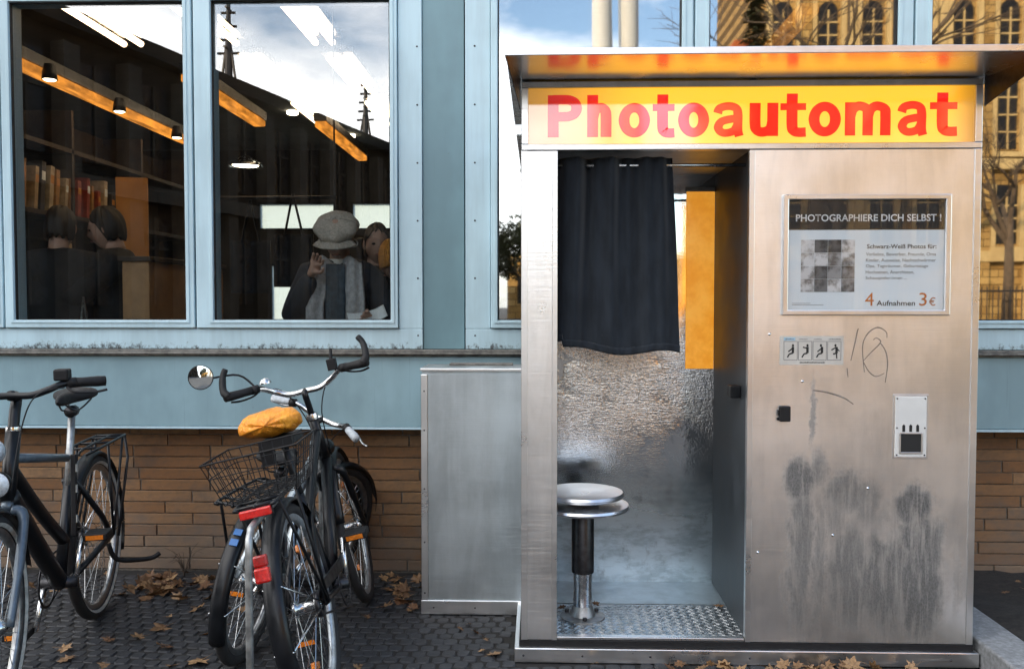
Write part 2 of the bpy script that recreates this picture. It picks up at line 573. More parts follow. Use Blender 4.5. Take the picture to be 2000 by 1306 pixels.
# panelled apron under the windows, ledge, and solid wall behind
MB().box(XL, XR, FY, 4.30, 0.712, 1.034).build('apron_panel', M['panel'], shop, False, 0.003)
MB().box(XL, XR, FY-0.004, 4.05, 0.700, 0.7105).build('drip_edge', M['frame'], shop)
lg = MB()
for (z0, z1, p) in ((1.0350, 1.0445, 0.012), (1.0450, 1.0560, 0.030), (1.0565, 1.0665, 0.020)):
    lg.box(XL, XR, FY-p, 4.0, z0, z1)
lg.build('ledge', M['ledge'], shop, False, 0.002)
# pillar between the windows, wall ends and the head above the windows
MB().box(-0.522, -0.334, FY+0.008, 4.30, 1.068, 2.80).build('pillar_panel', M['teal'], shop, False, 0.002)
MB().box(-0.3335, -0.3285, FY+0.02, 4.25, 1.068, 2.80).build('joint_gap', M['black_gap'], shop)
MB().box(XL, XR, FY, 4.30, 2.801, 4.30).build('wall_head', M['panel'], shop)
MB().box(XL, -3.45, FY, 4.30, 1.068, 2.80).build('wall_end', M['teal'], shop)
MB().box(2.96, XR, FY, 4.30, 1.068, 2.80).build('wall_end', M['teal'], shop)
MB().box(XL-0.1, XR+0.1, FY-0.15, 12.6, 4.301, 4.42).build('roof', M['ledge'], shop)

def screw_dots(parent, pts, y, r=0.0045):
    for (x, z) in pts:
        MB().lathe([(0.0005, 0.003), (r*0.7, 0.0028), (r, 0.0)], 10, Matrix.Translation((x, y, z)) @ Matrix.Rotation(R(90), 4, 'X')).build('screw', M['dark_metal'], parent, True)

def window(fx0, fx1, z1, holes, gl, name='window'):
    """fixed outer frame, one casement per hole (each: rail ring, inner bead, pane)"""
    w = empty(name); w.parent = shop
    zb = 1.068
    # fixed frame: bottom rail, top rail, posts
    MB().box(fx0, fx1, FY-0.004, 4.10, zb, 1.1600).build('rail', M['frame_low'], w, False, 0.003)
    MB().box(fx0, fx1, FY-0.004, 4.10, z1+0.0405, 2.80).build('rail', M['frame_low'], w, False, 0.003)
    xs = [fx0] + [v for h in holes for v in (h[0], h[3])] + [fx1]
    for k in range(0, len(xs), 2):
        if xs[k+1]-xs[k] > 0.003:
            MB().box(xs[k], xs[k+1], FY-0.0035, 4.10, 1.1605, z1+0.040).build('post', M['frame'], w, False, 0.003)
    for (a, b, c, d) in holes:
        MB().ring(a+0.0025, d-0.0025, 1.1640, z1+0.037, b, c, 1.2000, z1, FY-0.020, 4.03).build('casement', M['frame'], w, False, 0.004)
        MB().ring(b-0.018, c+0.018, 1.1860, z1+0.014, b-0.002, c+0.002, 1.1980, z1+0.002, FY-0.0245, FY-0.0195).build('glazing_bead', M['frame'], w, False, 0.002)
        MB().ring(b-0.0005, c+0.0005, 1.1995, z1+0.0005, b+0.004, c-0.004, 1.204, z1-0.004, FY-0.012, FY+0.004).build('gasket', M['rubber'], w)
        MB().box(b-0.01, c+0.01, FY+0.006, FY+0.012, 1.19, z1+0.01).build('pane', gl, w)
    return w
wl = window(-3.449, -0.5235, 2.640, [(-3.44, -3.39, -2.49, -2.4535), (-2.4495, -2.402, -1.606, -1.5645), (-1.5600, -1.477, -0.667, -0.6315)], M['glass'])
screw_dots(wl, [(-0.545, 1.13+0.26*k) for k in range(7)], FY-0.0035)
wr = window(-0.328, 2.959, 2.720, [(-0.215, -0.180, 0.638, 0.690), (0.6945, 0.760, 1.586, 1.655), (1.6595, 1.734, 2.60, 2.66)], M['glass_r'])
screw_dots(wr, [(-0.285, 1.13+0.26*k) for k in range(7)], FY-0.0035)
# shop interior shell
M['dark_wall'] = plain('dark_interior', (0.045, 0.04, 0.036), 0.8, 0, 0.3, 3)
M['ceiling'] = plain('grey_ceiling', (0.10, 0.095, 0.09), 0.85, 0, 0.25, 4)
M['wood_floor'] = plain('dark_wood_floor', (0.06, 0.042, 0.03), 0.45, 0, 0.4, 6)
MB().box(XL, XR, 4.36, 12.3, -0.3, 0.02).build('floor', M['wood_floor'], shop)
MB().box(XL, XR, 4.31, 12.3, 3.32, 3.42).build('ceiling', M['ceiling'], shop)
MB().box(XL, XL+0.15, 4.31, 12.3, 0.03, 3.31).build('side_wall', M['dark_wall'], shop)
MB().box(XR-0.15, XR, 4.31, 12.3, 0.03, 3.31).build('side_wall', M['dark_wall'], shop)
# back wall with milky panes that the sun behind the building lights up
BY = 11.6
milk = NT('milky_glass')
tl = milk.n('ShaderNodeBsdfTranslucent'); milk.put(tl.inputs['Color'], (0.55, 0.62, 0.66))
M['milk'] = milk.done(tl.outputs[0])
hs = [(-3.75, -2.70, 2.24, 2.62), (-2.50, -1.30, 2.24, 2.62), (-3.60, -3.10, 0.6, 1.80)]
cuts = sorted({XL+.15, XR-.15} | {v for h in hs for v in h[:2]})
bwl = MB()
for a, b in zip(cuts[:-1], cuts[1:]):
    mid = (a+b)/2
    zz = [0.03]
    for h in sorted(hs, key=lambda q: q[2]):
        if h[0] <= mid <= h[1]: zz += [h[2], h[3]]
    zz.append(3.31)
    for k in range(0, len(zz), 2): bwl.box(a, b, BY, BY+0.1, zz[k], zz[k+1])
bwl.build('rear_wall', M['dark_wall'], shop)
for h in hs:
    w = MB().ring(h[0]+.001, h[1]-.001, h[2]+.001, h[3]-.001, h[0]+.03, h[1]-.03, h[2]+.03, h[3]-.03, BY-0.01, BY+0.06).build('rear_window', M['black'], shop)
    MB().box(h[0]+.02, h[1]-.02, BY+0.02, BY+0.025, h[2]+.02, h[3]-.02).build('milky_pane', M['milk'], w)

# ------------------------------------------------------------------ lamps in the shop (lit in the photograph)
t = NT('amber_diffuser')
e_ = t.n('ShaderNodeEmission'); t.put(e_.inputs['Color'], (1.0, 0.34, 0.045))
t.put(e_.inputs['Strength'], t.math('ADD', t.math('MULTIPLY', t.ramp(t.noise(t.map(t.co, (9, 1.3, 3)), 2.0, 4, .6), .3, .7), .45), .16))
M['amber'] = t.done(e_.outputs[0])
M['tube'] = emit('fluorescent_tube', (1.0, 0.70, 0.42), 2.8)
M['spot'] = emit('spot_bulb', (1.0, 0.85, 0.6), 5.0)
def amber_beam(x, y0, y1, z, label):
    e = empty('linear_lamp', (x, y0, z), 0, label, 'lamp', 'amber linear lamps in the shop')
    MB().box(-0.055, 0.055, 0, y1-y0, 0.022, 0.09).build('housing', M['black'], e)
    MB().box(-0.05, 0.05, 0.01, y1-y0-0.01, -0.03, 0.02).build('diffuser', M['amber'], e, False, 0.01)
    return e
amber_beam(-3.13, 4.75, 8.2, 2.72, 'long amber lamp high up at the far left behind the left pane')
amber_beam(-2.30, 5.7, 7.2, 2.76, 'short amber lamp hanging across the centre mullion of the left window')
amber_beam(-1.85, 7.4, 9.2, 2.80, 'short amber lamp deep in the room above the reader with the cap')
amber_beam(1.36, 4.45, 7.0, 2.76, 'amber lamp behind the glass above the booth sign')
amber_beam(2.95, 4.6, 8.0, 2.74, 'amber lamp behind the window at the right edge')
for k, y in enumerate((5.35, 6.25, 7.25)):
    e = empty('spotlight', (-3.02, y, 2.70), 0, ('nearest', 'middle', 'farthest')[k] + ' small spotlight along the long amber lamp at left', 'spotlight', 'spotlights on the left amber lamp')
    MB().lathe([(0.03, 0.05), (0.042, 0.0), (0.045, -0.045), (0.038, -0.045)], 14).build('housing', M['black'], e, True)
    MB().lathe([(0.0005, -0.052), (0.03, -0.05), (0.038, -0.044), (0.0005, -0.04)], 14).build('bulb', M['spot'], e, True)
def tube_lamp(x, y, label, L=1.05):
    e = empty('fluorescent_lamp', (x, y, 3.10), 0, label, 'ceiling lamp', 'twin tube ceiling lamps')
    MB().box(-0.12, 0.12, 0, L, 0.035, 0.09).build('housing', M['chrome'], e)
    for s in (-0.06, 0.06):
        MB().tube([(s, 0.02, 0.0), (s, L-0.02, 0.0)], 0.022, 10).build('tube', M['tube'], e, True)
    for s in (-0.35, 0.35):
        MB().tube([(0, L/2+s, 0.09), (0, L/2+s, 0.225)], 0.006, 6).build('hanger', M['black'], e)
k = 0
for i, x in enumerate((-1.5, -2.18, -2.86)):
    for j, y in enumerate((5.1, 6.5, 7.95)):
        if i == 2 and j > 0: continue
        tube_lamp(x, y, '%s twin tube lamp in the %s row seen over the %s' % (('near', 'middle', 'far')[j], ('right hand', 'centre', 'left hand')[i], ('right pane', 'middle of the left window', 'left pane')[i]))
for k, (x, y) in enumerate(((-2.62, 9.3), (-2.42, 9.9), (-2.28, 10.6), (-1.75, 9.9))):
    e = MB().lathe([(0.0005, -0.006), (0.05, -0.004), (0.06, 0.0), (0.06, 0.03), (0.0005, 0.03)], 16).build('downlight', M['spot'], None, True)
    e.location = (x, y, 3.288)
    tag(e, ('first', 'second', 'third', 'fourth')[k] + ' tiny round downlight from the left, deep in the ceiling', 'downlight', 'small downlights deep in the shop')
e = empty('pendant_lamp', (-3.10, 9.2, 2.72), 0, 'flat round pendant lamp at the left edge of the right pane', 'pendant lamp')
MB().lathe([(0.02, 0.12), (0.17, 0.035), (0.18, 0.0), (0.175, 0.0), (0.15, 0.03)], 24).build('shade', M['chrome'], e, True)
MB().lathe([(0.0005, 0.0), (0.13, 0.005), (0.14, 0.02), (0.0005, 0.022)], 20).build('bulb', M['spot'], e, True)
MB().tube([(0, 0, 0.11), (0, 0, 0.595)], 0.005, 6).build('cord', M['black'], e)

# ================================================================== PHOTO BOOTH
BF = 3.077                                  # front plane of the booth
booth = empty('photo_booth', (0, 0, 0), 0, 'aluminium photo booth with glowing Photoautomat sign and open curtained doorway', 'photo booth')
BX0, BX1, BYB = -0.055, 1.529, 3.800
def t_front():
    """front sheet: aluminium with the dark rubbed stains, each with a shape of its own"""
    t = NT('stained_aluminium')
    cl = t.noise(t.co, 3.0, 6, 0.62)
    st = t.noise(t.map(t.co, (8, 8, 1.2)), 2.0, 6, 0.65, 0.5)
    sc = t.noise(t.map(t.co, (3, 3, 130), rot=(0, 0.2, 0)), 2.0, 2, 0.5)
    f = t.ramp(t.math('ADD', t.math('MULTIPLY', cl, 0.6), t.math('MULTIPLY', st, 0.4)), 0.34, 0.64)
    col = t.mix(f, (0.74, 0.745, 0.75), (0.92, 0.91, 0.90))
    wob = t.noise(t.co, 11, 6, 0.7)
    xyz = t.sep(t.co)
    x = t.math('ADD', xyz[0], t.math('MULTIPLY', t.math('SUBTRACT', wob, 0.5), 0.09))
    z = t.math('ADD', xyz[2], t.math('MULTIPLY', t.math('SUBTRACT', t.noise(t.co, 12, 6, 0.7), 0.5), 0.11))
    def blob(px, py, rx, ry, soft=0.55):
        X = 0.065 + (px-1085)*0.001818; Z = 0.082 + (1245-py)*0.001818
        a = t.math('DIVIDE', t.math('SUBTRACT', x, X), rx*0.001818)
        b = t.math('DIVIDE', t.math('SUBTRACT', z, Z), ry*0.001818)
        d = t.math('SQRT', t.math('ADD', t.math('MULTIPLY', a, a), t.math('MULTIPLY', b, b)))
        return t.ramp(d, 1.30, soft)
    acc = None
    for (px, py, rx, ry, s, w) in ((1556, 928, 34, 46, .5, .95), (1592, 905, 20, 42, .4, .8), (1560, 1080, 26, 170, .6, .85), (1596, 1100, 16, 150, .5, .8),
                                (1645, 950, 42, 42, .5, .85), (1628, 1005, 26, 50, .4, .75), (1688, 975, 30, 60, .4, .75), (1655, 1120, 50, 120, .55, .85),
                                (1725, 1120, 50, 130, .6, .9), (1778, 978, 42, 44, .55, 1.0), (1785, 1040, 40, 60, .5, .95), (1812, 1060, 30, 70, .5, .9),
                                (1790, 1150, 48, 110, .6, .95), (1530, 1150, 10, 50, .4, .5), (1862, 1120, 10, 80, .3, .5), (1740, 1010, 14, 60, .3, .6),
                                (1580, 800, 7, 72, .4, .7), (1690, 860, 55, 80, .2, .18), (1722, 1030, 18, 22, .3, -.6)):
        b = t.math('MULTIPLY', blob(px, py, rx, ry, s), abs(w))
        if w < 0: acc = t.math('SUBTRACT', acc, b, True)
        else: acc = b if acc is None else t.math('MAXIMUM', acc, b)
    rub = t.noise(t.map(t.co, (34, 34, 4)), 1.6, 6, 0.7, 0.4)
    acc = t.math('MULTIPLY', acc, t.math('ADD', t.math('MULTIPLY', t.ramp(rub, 0.34, 0.58), 0.4), 0.6))
    fine = t.noise(t.map(t.co, (90, 90, 50)), 2.0, 5, 0.7)
    acc = t.math('MULTIPLY', acc, t.math('ADD', t.math('MULTIPLY', t.ramp(fine, 0.3, 0.7), 0.2), 0.8), True)
    col = t.mix(acc, col, (0.12, 0.128, 0.135))
    sp = t.ramp(t.noise(t.co, 24, 7, 0.75), 0.66, 0.76)
    col = t.mix(t.math('MULTIPLY', sp, 0.45), col, (0.2, 0.18, 0.16))
    met = 1.0
    r = t.math('ADD', t.math('MULTIPLY', cl, 0.20), 0.22)
    r = t.math('ADD', r, t.math('MULTIPLY', acc, 0.25))
    nrm = t.bump(t.math('ADD', t.math('MULTIPLY', sc, 0.6), cl), 0.2, 0.0018)
    return t.done(t.bsdf(col, r, met, nrm))
M['front'] = t_front()
def t_scratched():
    """mirror-polished steel, scuffed all over with short scratches at waist height"""
    t = NT('scratched_steel')
    z = t.sep(t.co)[2]
    s1 = t.noise(t.map(t.co, (18, 18, 95), rot=(0, 0.25, 0)), 2.2, 3, 0.6, 0.6)
    s2 = t.noise(t.map(t.co, (60, 60, 30), rot=(0, -0.7, 0)), 2.0, 4, 0.6, 0.8)
    cl = t.noise(t.co, 4, 5, 0.6)
    zone = t.math('MULTIPLY', t.ramp(z, 0.40, 1.0), t.ramp(z, 1.30, 1.0))
    zone = t.math('MULTIPLY', zone, t.ramp(cl, 0.32, 0.52))
    amp = t.math('ADD', t.math('MULTIPLY', zone, 1.0), 0.015)
    h = t.math('MULTIPLY', t.math('ADD', s1, s2), amp)
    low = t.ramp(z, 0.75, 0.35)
    r = t.math('ADD', t.math('MULTIPLY', low, 0.26), t.math('ADD', t.math('MULTIPLY', cl, 0.03), 0.005))
    r = t.math('ADD', r, t.math('MULTIPLY', zone, 0.10))
    col = t.mix(t.ramp(cl, 0.35, 0.7), (0.52, 0.53, 0.54), (0.70, 0.70, 0.70))
    col = t.mix(low, col, (0.54, 0.63, 0.68))  # bluish towards the floor: the look of reflected ground put into the colour
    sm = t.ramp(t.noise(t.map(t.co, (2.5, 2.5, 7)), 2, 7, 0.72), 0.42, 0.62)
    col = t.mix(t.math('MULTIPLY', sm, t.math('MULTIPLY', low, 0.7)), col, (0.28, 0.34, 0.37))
    sp = t.ramp(t.noise(t.map(t.co, (10, 10, 5)), 2, 6, 0.7), 0.55, 0.72)
    col = t.mix(t.math('MULTIPLY', sp, 0.55), col, (0.2, 0.21, 0.22))
    return t.done(t.bsdf(col, r, 1.0, t.bump(h, 0.36, 0.004)))
M['scratched'] = t_scratched()
def t_checker():
    t = NT('chequer_plate')
    n = t.noise(t.co, 30, 5, 0.65)
    c = t.mix(t.ramp(n, 0.35, 0.65), (0.34, 0.36, 0.37), (0.55, 0.56, 0.57))
    return t.done(t.bsdf(c, t.math('ADD', t.math('MULTIPLY', n, .3), .2), 1.0))
M['checker'] = t_checker()

M['white_plate'] = plain('white_powder_coat', (0.62, 0.63, 0.62), 0.4, 0, 0.08, 8)
M['machine'] = plain('dark_machine_steel', (0.10, 0.115, 0.13), 0.5, 0.6, 0.35, 9, 0.15)
# base
MB().box(-0.082, 1.548, 3.055, 3.82, 0.0, 0.052).build('skirt', M['alu_trim'], booth, False, 0.003)
screw_dots(booth, [(x, 0.026) for x in (-0.05, 0.16, 0.40, 0.75, 1.10, 1.45)], 3.0545, 0.004)
MB().box(-0.066, 1.535, 3.072, 3.81, 0.0525, 0.074).build('base_rail', M['rubber'], booth)
# body sheets
MB().box(BX0+.001, 0.0655, BF, BF+0.03, 0.0745, 1.812).build('post_panel', M['alu'], booth, False, 0.002)
MB().box(0.7385, BX1-.001, BF, BF+0.03, 0.0745, 1.812).build('front_panel', M['front'], booth, False, 0.002)
MB().box(BX0, BX0+0.03, BF+0.0305, BYB, 0.0745, 2.05).build('side_panel', M['alu'], booth)
MB().box(BX1-0.03, BX1, BF+0.0305, BYB, 0.0745, 2.05).build('side_panel', M['alu'], booth)
MB().box(BX0+.0305, BX1-.0305, 3.705, BYB-0.001, 0.0745, 2.049).build('back_panel', M['scratched'], booth)
# trims
for (a, b) in ((BX0-0.004, BX0+0.020), (0.050, 0.0690), (0.7360, 0.756), (BX1-0.020, BX1+0.004)):
    MB().box(a, b, BF-0.004, BF-0.0002, 0.0750, 1.811).build('trim_strip', M['alu_trim'], booth, False, 0.0015)
MB().box(0.0692, 0.7358, BF+0.002, BF+0.03, 0.0746, 0.0860).build('threshold', M['alu_trim'], booth, False, 0.002)
MB().box(BX0-0.003, BX1+0.003, BF-0.006, BF+0.03, 1.8125, 1.833).build('header_rail', M['alu_trim'], booth, False, 0.002)
MB().box(BX0-0.003, BX1+0.003, BF-0.006, BF+0.03, 2.0285, 2.050).build('header_rail', M['alu_dull'], booth, False, 0.002)
for (a, b) in ((BX0-0.003, BX0+0.021), (BX1-0.021, BX1+0.003)):
    MB().box(a, b, BF-0.006, BF+0.03, 1.8335, 2.028).build('header_post', M['alu_trim'], booth, False, 0.002)
# lit sign: acrylic front with letters
def t_sign(name, col, s, refl, body):
    """back-lit acrylic: the tube inside stops short of both ends, where only the milky sheet itself shows"""
    t = NT(name)
    x = t.sep(t.co)[0]
    k = t.math('MULTIPLY', t.ramp(x, -0.10, 0.42), t.ramp(x, 1.56, 1.36))
    e = t.n('ShaderNodeEmission'); t.put(e.inputs['Color'], col)
    t.put(e.inputs['Strength'], t.math('MULTIPLY', t.math('ADD', t.math('MULTIPLY', k, 0.75), 0.25), s))
    df = t.n('ShaderNodeBsdfDiffuse'); t.put(df.inputs['Color'], body)
    ad = t.n('ShaderNodeAddShader')
    t.t.links.new(e.outputs[0], ad.inputs[0]); t.t.links.new(df.outputs[0], ad.inputs[1])
    gl = t.n('ShaderNodeBsdfGlossy'); gl.inputs['Roughness'].default_value = 0.06
    m = t.n('ShaderNodeMixShader'); m.inputs[0].default_value = refl
    t.t.links.new(ad.outputs[0], m.inputs[1]); t.t.links.new(gl.outputs[0], m.inputs[2])
    return t.done(m.outputs[0])
M['sign'] = t_sign('lit_yellow_acrylic', (1.0, 0.43, 0.010), 0.58, 0.20, (0.34, 0.30, 0.25))
M['sign_red'] = t_sign('lit_red_film', (1.0, 0.010, 0.004), 0.44, 0.16, (0.28, 0.02, 0.015))
sg = MB().box(BX0+0.0212, BX1-0.0212, BF+0.004, BF+0.012, 1.8332, 2.0283).build('sign_panel', M['sign'], booth)
tag(sg, 'glowing yellow sign panel with red lettering')
def stroke_letter(ch, px, width, parent):
    """grotesque bold letter from broad strokes, in sign units (one unit = 1.769 mm), each stroke laid a hair above the last"""
    w = width; h = 10.8                                # half stroke
    A = dict(P=[[(h, 0), (h, 84)], [(h, 75), (w-34, 75), (w-24, 74), (w-14, 69), (w-10, 58), (w-14, 47), (w-24, 42), (w-34, 41), (h, 41)]],
             h=[[(h, 0), (h, 84)], [(h, 36), (h+5, 52), (w/2+3, 58.5), (w-h-2, 53), (w-h, 40), (w-h, 0)]],
             u=[[(h, 66), (h, 26), (h+3, 13), (w/2-3, 8), (w-h-5, 14), (w-h, 30)], [(w-h, 66), (w-h, 0)]],
             t=[[(w*.46, 84), (w*.46, 22), (w*.54, 10), (w*.72, 7.2), (w, 7.6)], [(0, 58), (w, 58)]],
             m=[[(h, 0), (h, 66)], [(h, 36), (h+5, 51), (h+17, 58.5), (w/2-2, 53), (w/2, 40), (w/2, 0)], [(w/2, 36), (w/2+5, 51), (w/2+17, 58.5), (w-h-2, 53), (w-h, 40), (w-h, 0)]],
             a=[[(7.5, 46), (12, 56), (w/2, 60), (w-h-4, 56), (w-h, 44), (w-h, 14), (w-h+3, 0)], [(w-h, 36), (w/2, 33.5), (15, 29), (9, 19), (13, 10), (23, 6.5), (w-h-8, 11), (w-h, 24)]],
             o=[[(w/2 + (w/2-h)*math.sin(i*math.pi/8), 33 + 25*math.cos(i*math.pi/8)) for i in range(17)]])[ch]
    thin = dict(a=9.0, t=8.6, m=10.2).get(ch, h)
    m = MB()
    for k, st_ in enumerate(A):
        pts = [Vector(p) for p in st_]
        P = []
        n = len(pts)
        if n == 2: P = pts
        else:
            closed = (pts[0]-pts[-1]).length < .01
            for i in range(n-1):
                p0 = pts[i-1] if i else (pts[-2] if closed else pts[0]); p1 = pts[i]; p2 = pts[i+1]
                p3 = pts[i+2] if i < n-2 else (pts[1] if closed else pts[-1])
                for s_ in range(7):
                    u = s_/7
                    P.append(0.5*((2*p1) + (p2-p0)*u + (2*p0-5*p1+4*p2-p3)*u*u + (3*p1-p0-3*p2+p3)*u**3))
            P.append(pts[-1])
        b0 = len(m.v)
        hw_ = thin if not (ch == 't' and k == 0) else h
        for i, p in enumerate(P):
            if n > 2 and closed: a_ = P[i-1] if i else P[-2]; c_ = P[i+1] if i < len(P)-1 else P[1]
            else: a_ = P[max(i-1, 0)]; c_ = P[min(i+1, len(P)-1)]
            d = (c_-a_).normalized()
            hw2 = hw_*(1 - .13*abs(d.x)) if n > 2 else hw_*(1-.2*abs(d.x))
            for s_ in (-1, 1):
                q2 = p + Vector((-d.y, d.x))*hw2*s_
                m.v.append((0.034 + (px-1070+q2.x)*0.001769, BF+0.0030-.00012*k, 1.8585 + q2.y*0.001737))
        for i in range(len(P)-1):
            m.f.append((b0+2*i, b0+2*i+2, b0+2*i+3, b0+2*i+1))
    return m.build('letter', M['sign_red'], parent)
for ch, a, b in (('P',1070,1137),('h',1148,1196),('o',1210,1272),('t',1277,1320),('o',1327,1388),('a',1397,1455),('u',1467,1523),('t',1527,1577),('o',1582,1645),('m',1652,1742),('a',1755,1812),('t',1817,1870)):
    stroke_letter(ch, a, b-a, sg)
# canopy
MB().box(-0.100, 1.585, 2.745, 3.83, 2.0545, 2.062).build('canopy_plate', M['mirror_alu'], booth)
MB().box(-0.105, 1.590, 2.738, 2.7445, 2.048, 2.070).build('canopy_edge', M['alu_trim'], booth, False, 0.002)
for s, xa, xb in ((-1, -0.100, BX0-0.006), (1, 1.585, BX1+0.006)):
    m = MB()
    t0 = 0.003*s
    m.v = [(xa, 2.746, 2.054), (xa, 2.746, 2.046), (xb, 3.07, 1.955), (xb, 3.07, 2.054), (xa+t0, 2.746, 2.054), (xa+t0, 2.746, 2.046), (xb+t0, 3.07, 1.955), (xb+t0, 3.07, 2.054)]
    m.f = [(0, 1, 2, 3), (7, 6, 5, 4), (0, 4, 5, 1), (1, 5, 6, 2), (2, 6, 7, 3), (3, 7, 4, 0)]
    m.build('gusset', M['dark_metal'], booth)
# inside of the cabin
MB().box(-0.0245, 0.7445, 3.108, 3.425, 0.0746, 0.0835).build('floor_plate', M['checker'], booth)
MB().box(-0.0245, 0.7445, 3.432, 3.7045, 0.0746, 0.0850).build('floor_plate', M['alu_dull'], booth)
MB().box(0.745, 0.775, BF+0.031, 3.7045, 0.0746, 2.04).build('machine_wall', M['machine'], booth)
MB().box(BX0+.031, BX1-.031, BF+0.06, BF+0.063, 1.8335, 2.045).build('sign_back', M['alu_dull'], booth)  # unseen plate added to keep the sign's glow out of the cabin
MB().box(-0.0245, 0.744, BF+0.031, 3.7045, 1.8135, 1.83).build('cabin_ceiling', M['alu_dull'], booth)
# raised tear bars of the chequer plate: far past the count limit, kept as one part
bars = MB()
for j in range(17):
    for i in range(42):
        x = -0.012 + i*0.018 + (0.009 if j % 2 else 0); y = 3.116 + j*0.0185
        if x > 0.738: continue
        a = R(28 if (i+j) % 2 else -28)
        bars.box(-0.0072, 0.0072, -0.0028, 0.0028, 0.0, 0.0022, Matrix.Translation((x, y, 0.0835)) @ Matrix.Rotation(a, 4, 'Z'))
tag(bars.build('tear_bars', M['checker'], booth), kind='stuff')
# glowing strip added for a bright patch on the back wall, with white edge
t = NT('orange_glow_strip')
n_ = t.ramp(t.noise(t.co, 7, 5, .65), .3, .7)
M['glow_strip'] = t.done(t.bsdf(t.mix(n_, (0.55, 0.20, 0.01), (0.86, 0.42, 0.05)), 0.3, 0, None, .5, 0, Emission_Color=t.mix(n_, (1.0, 0.36, 0.02), (1.0, 0.46, 0.07)), Emission_Strength=0.20))
ln = MB().box(0.625, 0.7435, 3.700, 3.7045, 1.00, 1.745).build('added_glow_strip', M['glow_strip'], booth, False, 0.002)
tag(ln, 'narrow glowing orange strip added for a bright patch on the cabin back wall')
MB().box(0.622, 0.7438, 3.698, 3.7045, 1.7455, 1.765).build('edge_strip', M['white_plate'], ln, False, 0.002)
M['seat_steel'] = plain('worn_seat_steel', (0.78, 0.79, 0.80), 0.34, 1.0, 0.08, 20)
# stool
st = MB().lathe([(0.020, 0.0), (0.0425, 0.003), (0.0425, 0.235), (0.038, 0.242), (0.0, 0.242)], 28).build('stool', M['dark_metal'], booth, True)
st.data.transform(Matrix.Translation((0, 0, 0.255)))
st.location = (0.172, 3.285, 0.0)
tag(st, 'round steel swivel stool on a single post')
sharp(st)
def lat(name, prof, mat, parent, n=36):
    o = MB().lathe(prof, n).build(name, mat, parent, True); sharp(o); return o
lat('lower_sleeve', [(0.034, 0.094), (0.036, 0.15), (0.034, 0.20), (0.036, 0.2549)], M['chrome'], st)
lat('foot', [(0.085, 0.0840), (0.085, 0.090), (0.05, 0.094), (0.041, 0.115), (0.037, 0.130), (0.0, 0.130)], M['galv'], st)
lat('lower_disc', [(0.03, 0.497), (0.150, 0.498), (0.172, 0.503), (0.176, 0.511), (0.172, 0.519), (0.150, 0.524), (0.0, 0.525)], M['seat_steel'], st, 48)
lat('hub', [(0.06, 0.5255), (0.06, 0.5395)], M['dark_metal'], st)
lat('seat', [(0.06, 0.540), (0.130, 0.541), (0.152, 0.548), (0.156, 0.557), (0.150, 0.566), (0.12, 0.571), (0.0, 0.573)], M['seat_steel'], st, 48)
for k in range(3):
    an = 0.6 + k*2.09
    MB().lathe([(0.008, 0.09), (0.008, 0.103), (0.0, 0.104)], 6, Matrix.Translation((0.066*math.cos(an), 0.066*math.sin(an), 0))).build('bolt', M['dark_metal'], st)
# curtain rail and small fittings
MB().tube([(-0.024, 3.165, 1.772), (0.744, 3.165, 1.772)], 0.0065, 10).build('curtain_rail', M['chrome'], booth, True)
MB().box(0.706, 0.744, 3.20, 3.27, 0.93, 0.975).build('bracket', M['black'], booth, False, 0.004)
# coin lock on the front
lk = MB().box(0.847, 0.884, BF-0.022, BF-0.0005, 0.864, 0.918).build('lock_box', M['rubber'], booth, False, 0.004)
MB().box(0.841, 0.8468, BF-0.014, BF-0.0005, 0.885, 0.903).build('hinge', M['black'], lk)
MB().tube([(0.843, BF-0.006, 0.868), (0.843, BF-0.006, 0.876)], 0.004, 8).build('pin', M['black'], lk)
# photo delivery plate
dp = MB().box(1.250, 1.360, BF-0.006, BF-0.0003, 0.739, 0.953).build('delivery_plate', M['white_plate'], booth, False, 0.0025)
MB().ring(1.244, 1.366, 0.733, 0.959, 1.2505, 1.3595, 0.7395, 0.9525, BF-0.004, BF-0.0003).build('rim', M['alu_trim'], dp, False, 0.001)
for x in (1.280, 1.304, 1.328):
    MB().prism([(x-.0048, 0.8290), (x+.0048, 0.8290), (x+.0048, 0.850), (x, 0.855), (x-.0048, 0.850)], BF-0.0072, BF-0.0055).build('air_slot', M['black_gap'], dp)
MB().box(1.2695, 1.3405, BF-0.0075, BF-0.0055, 0.757, 0.8215).build('slot_recess', M['black_gap'], dp, False, 0.001)
MB().ring(1.2645, 1.3455, 0.752, 0.8265, 1.270, 1.340, 0.7575, 0.821, BF-0.0095, BF-0.0062).build('slot_rim', M['alu_trim'], dp, False, 0.001)
screw_dots(dp, [(1.257, 0.747), (1.353, 0.747), (1.257, 0.945), (1.353, 0.945), (1.257, 0.842), (1.353, 0.842)], BF-0.006, 0.003)
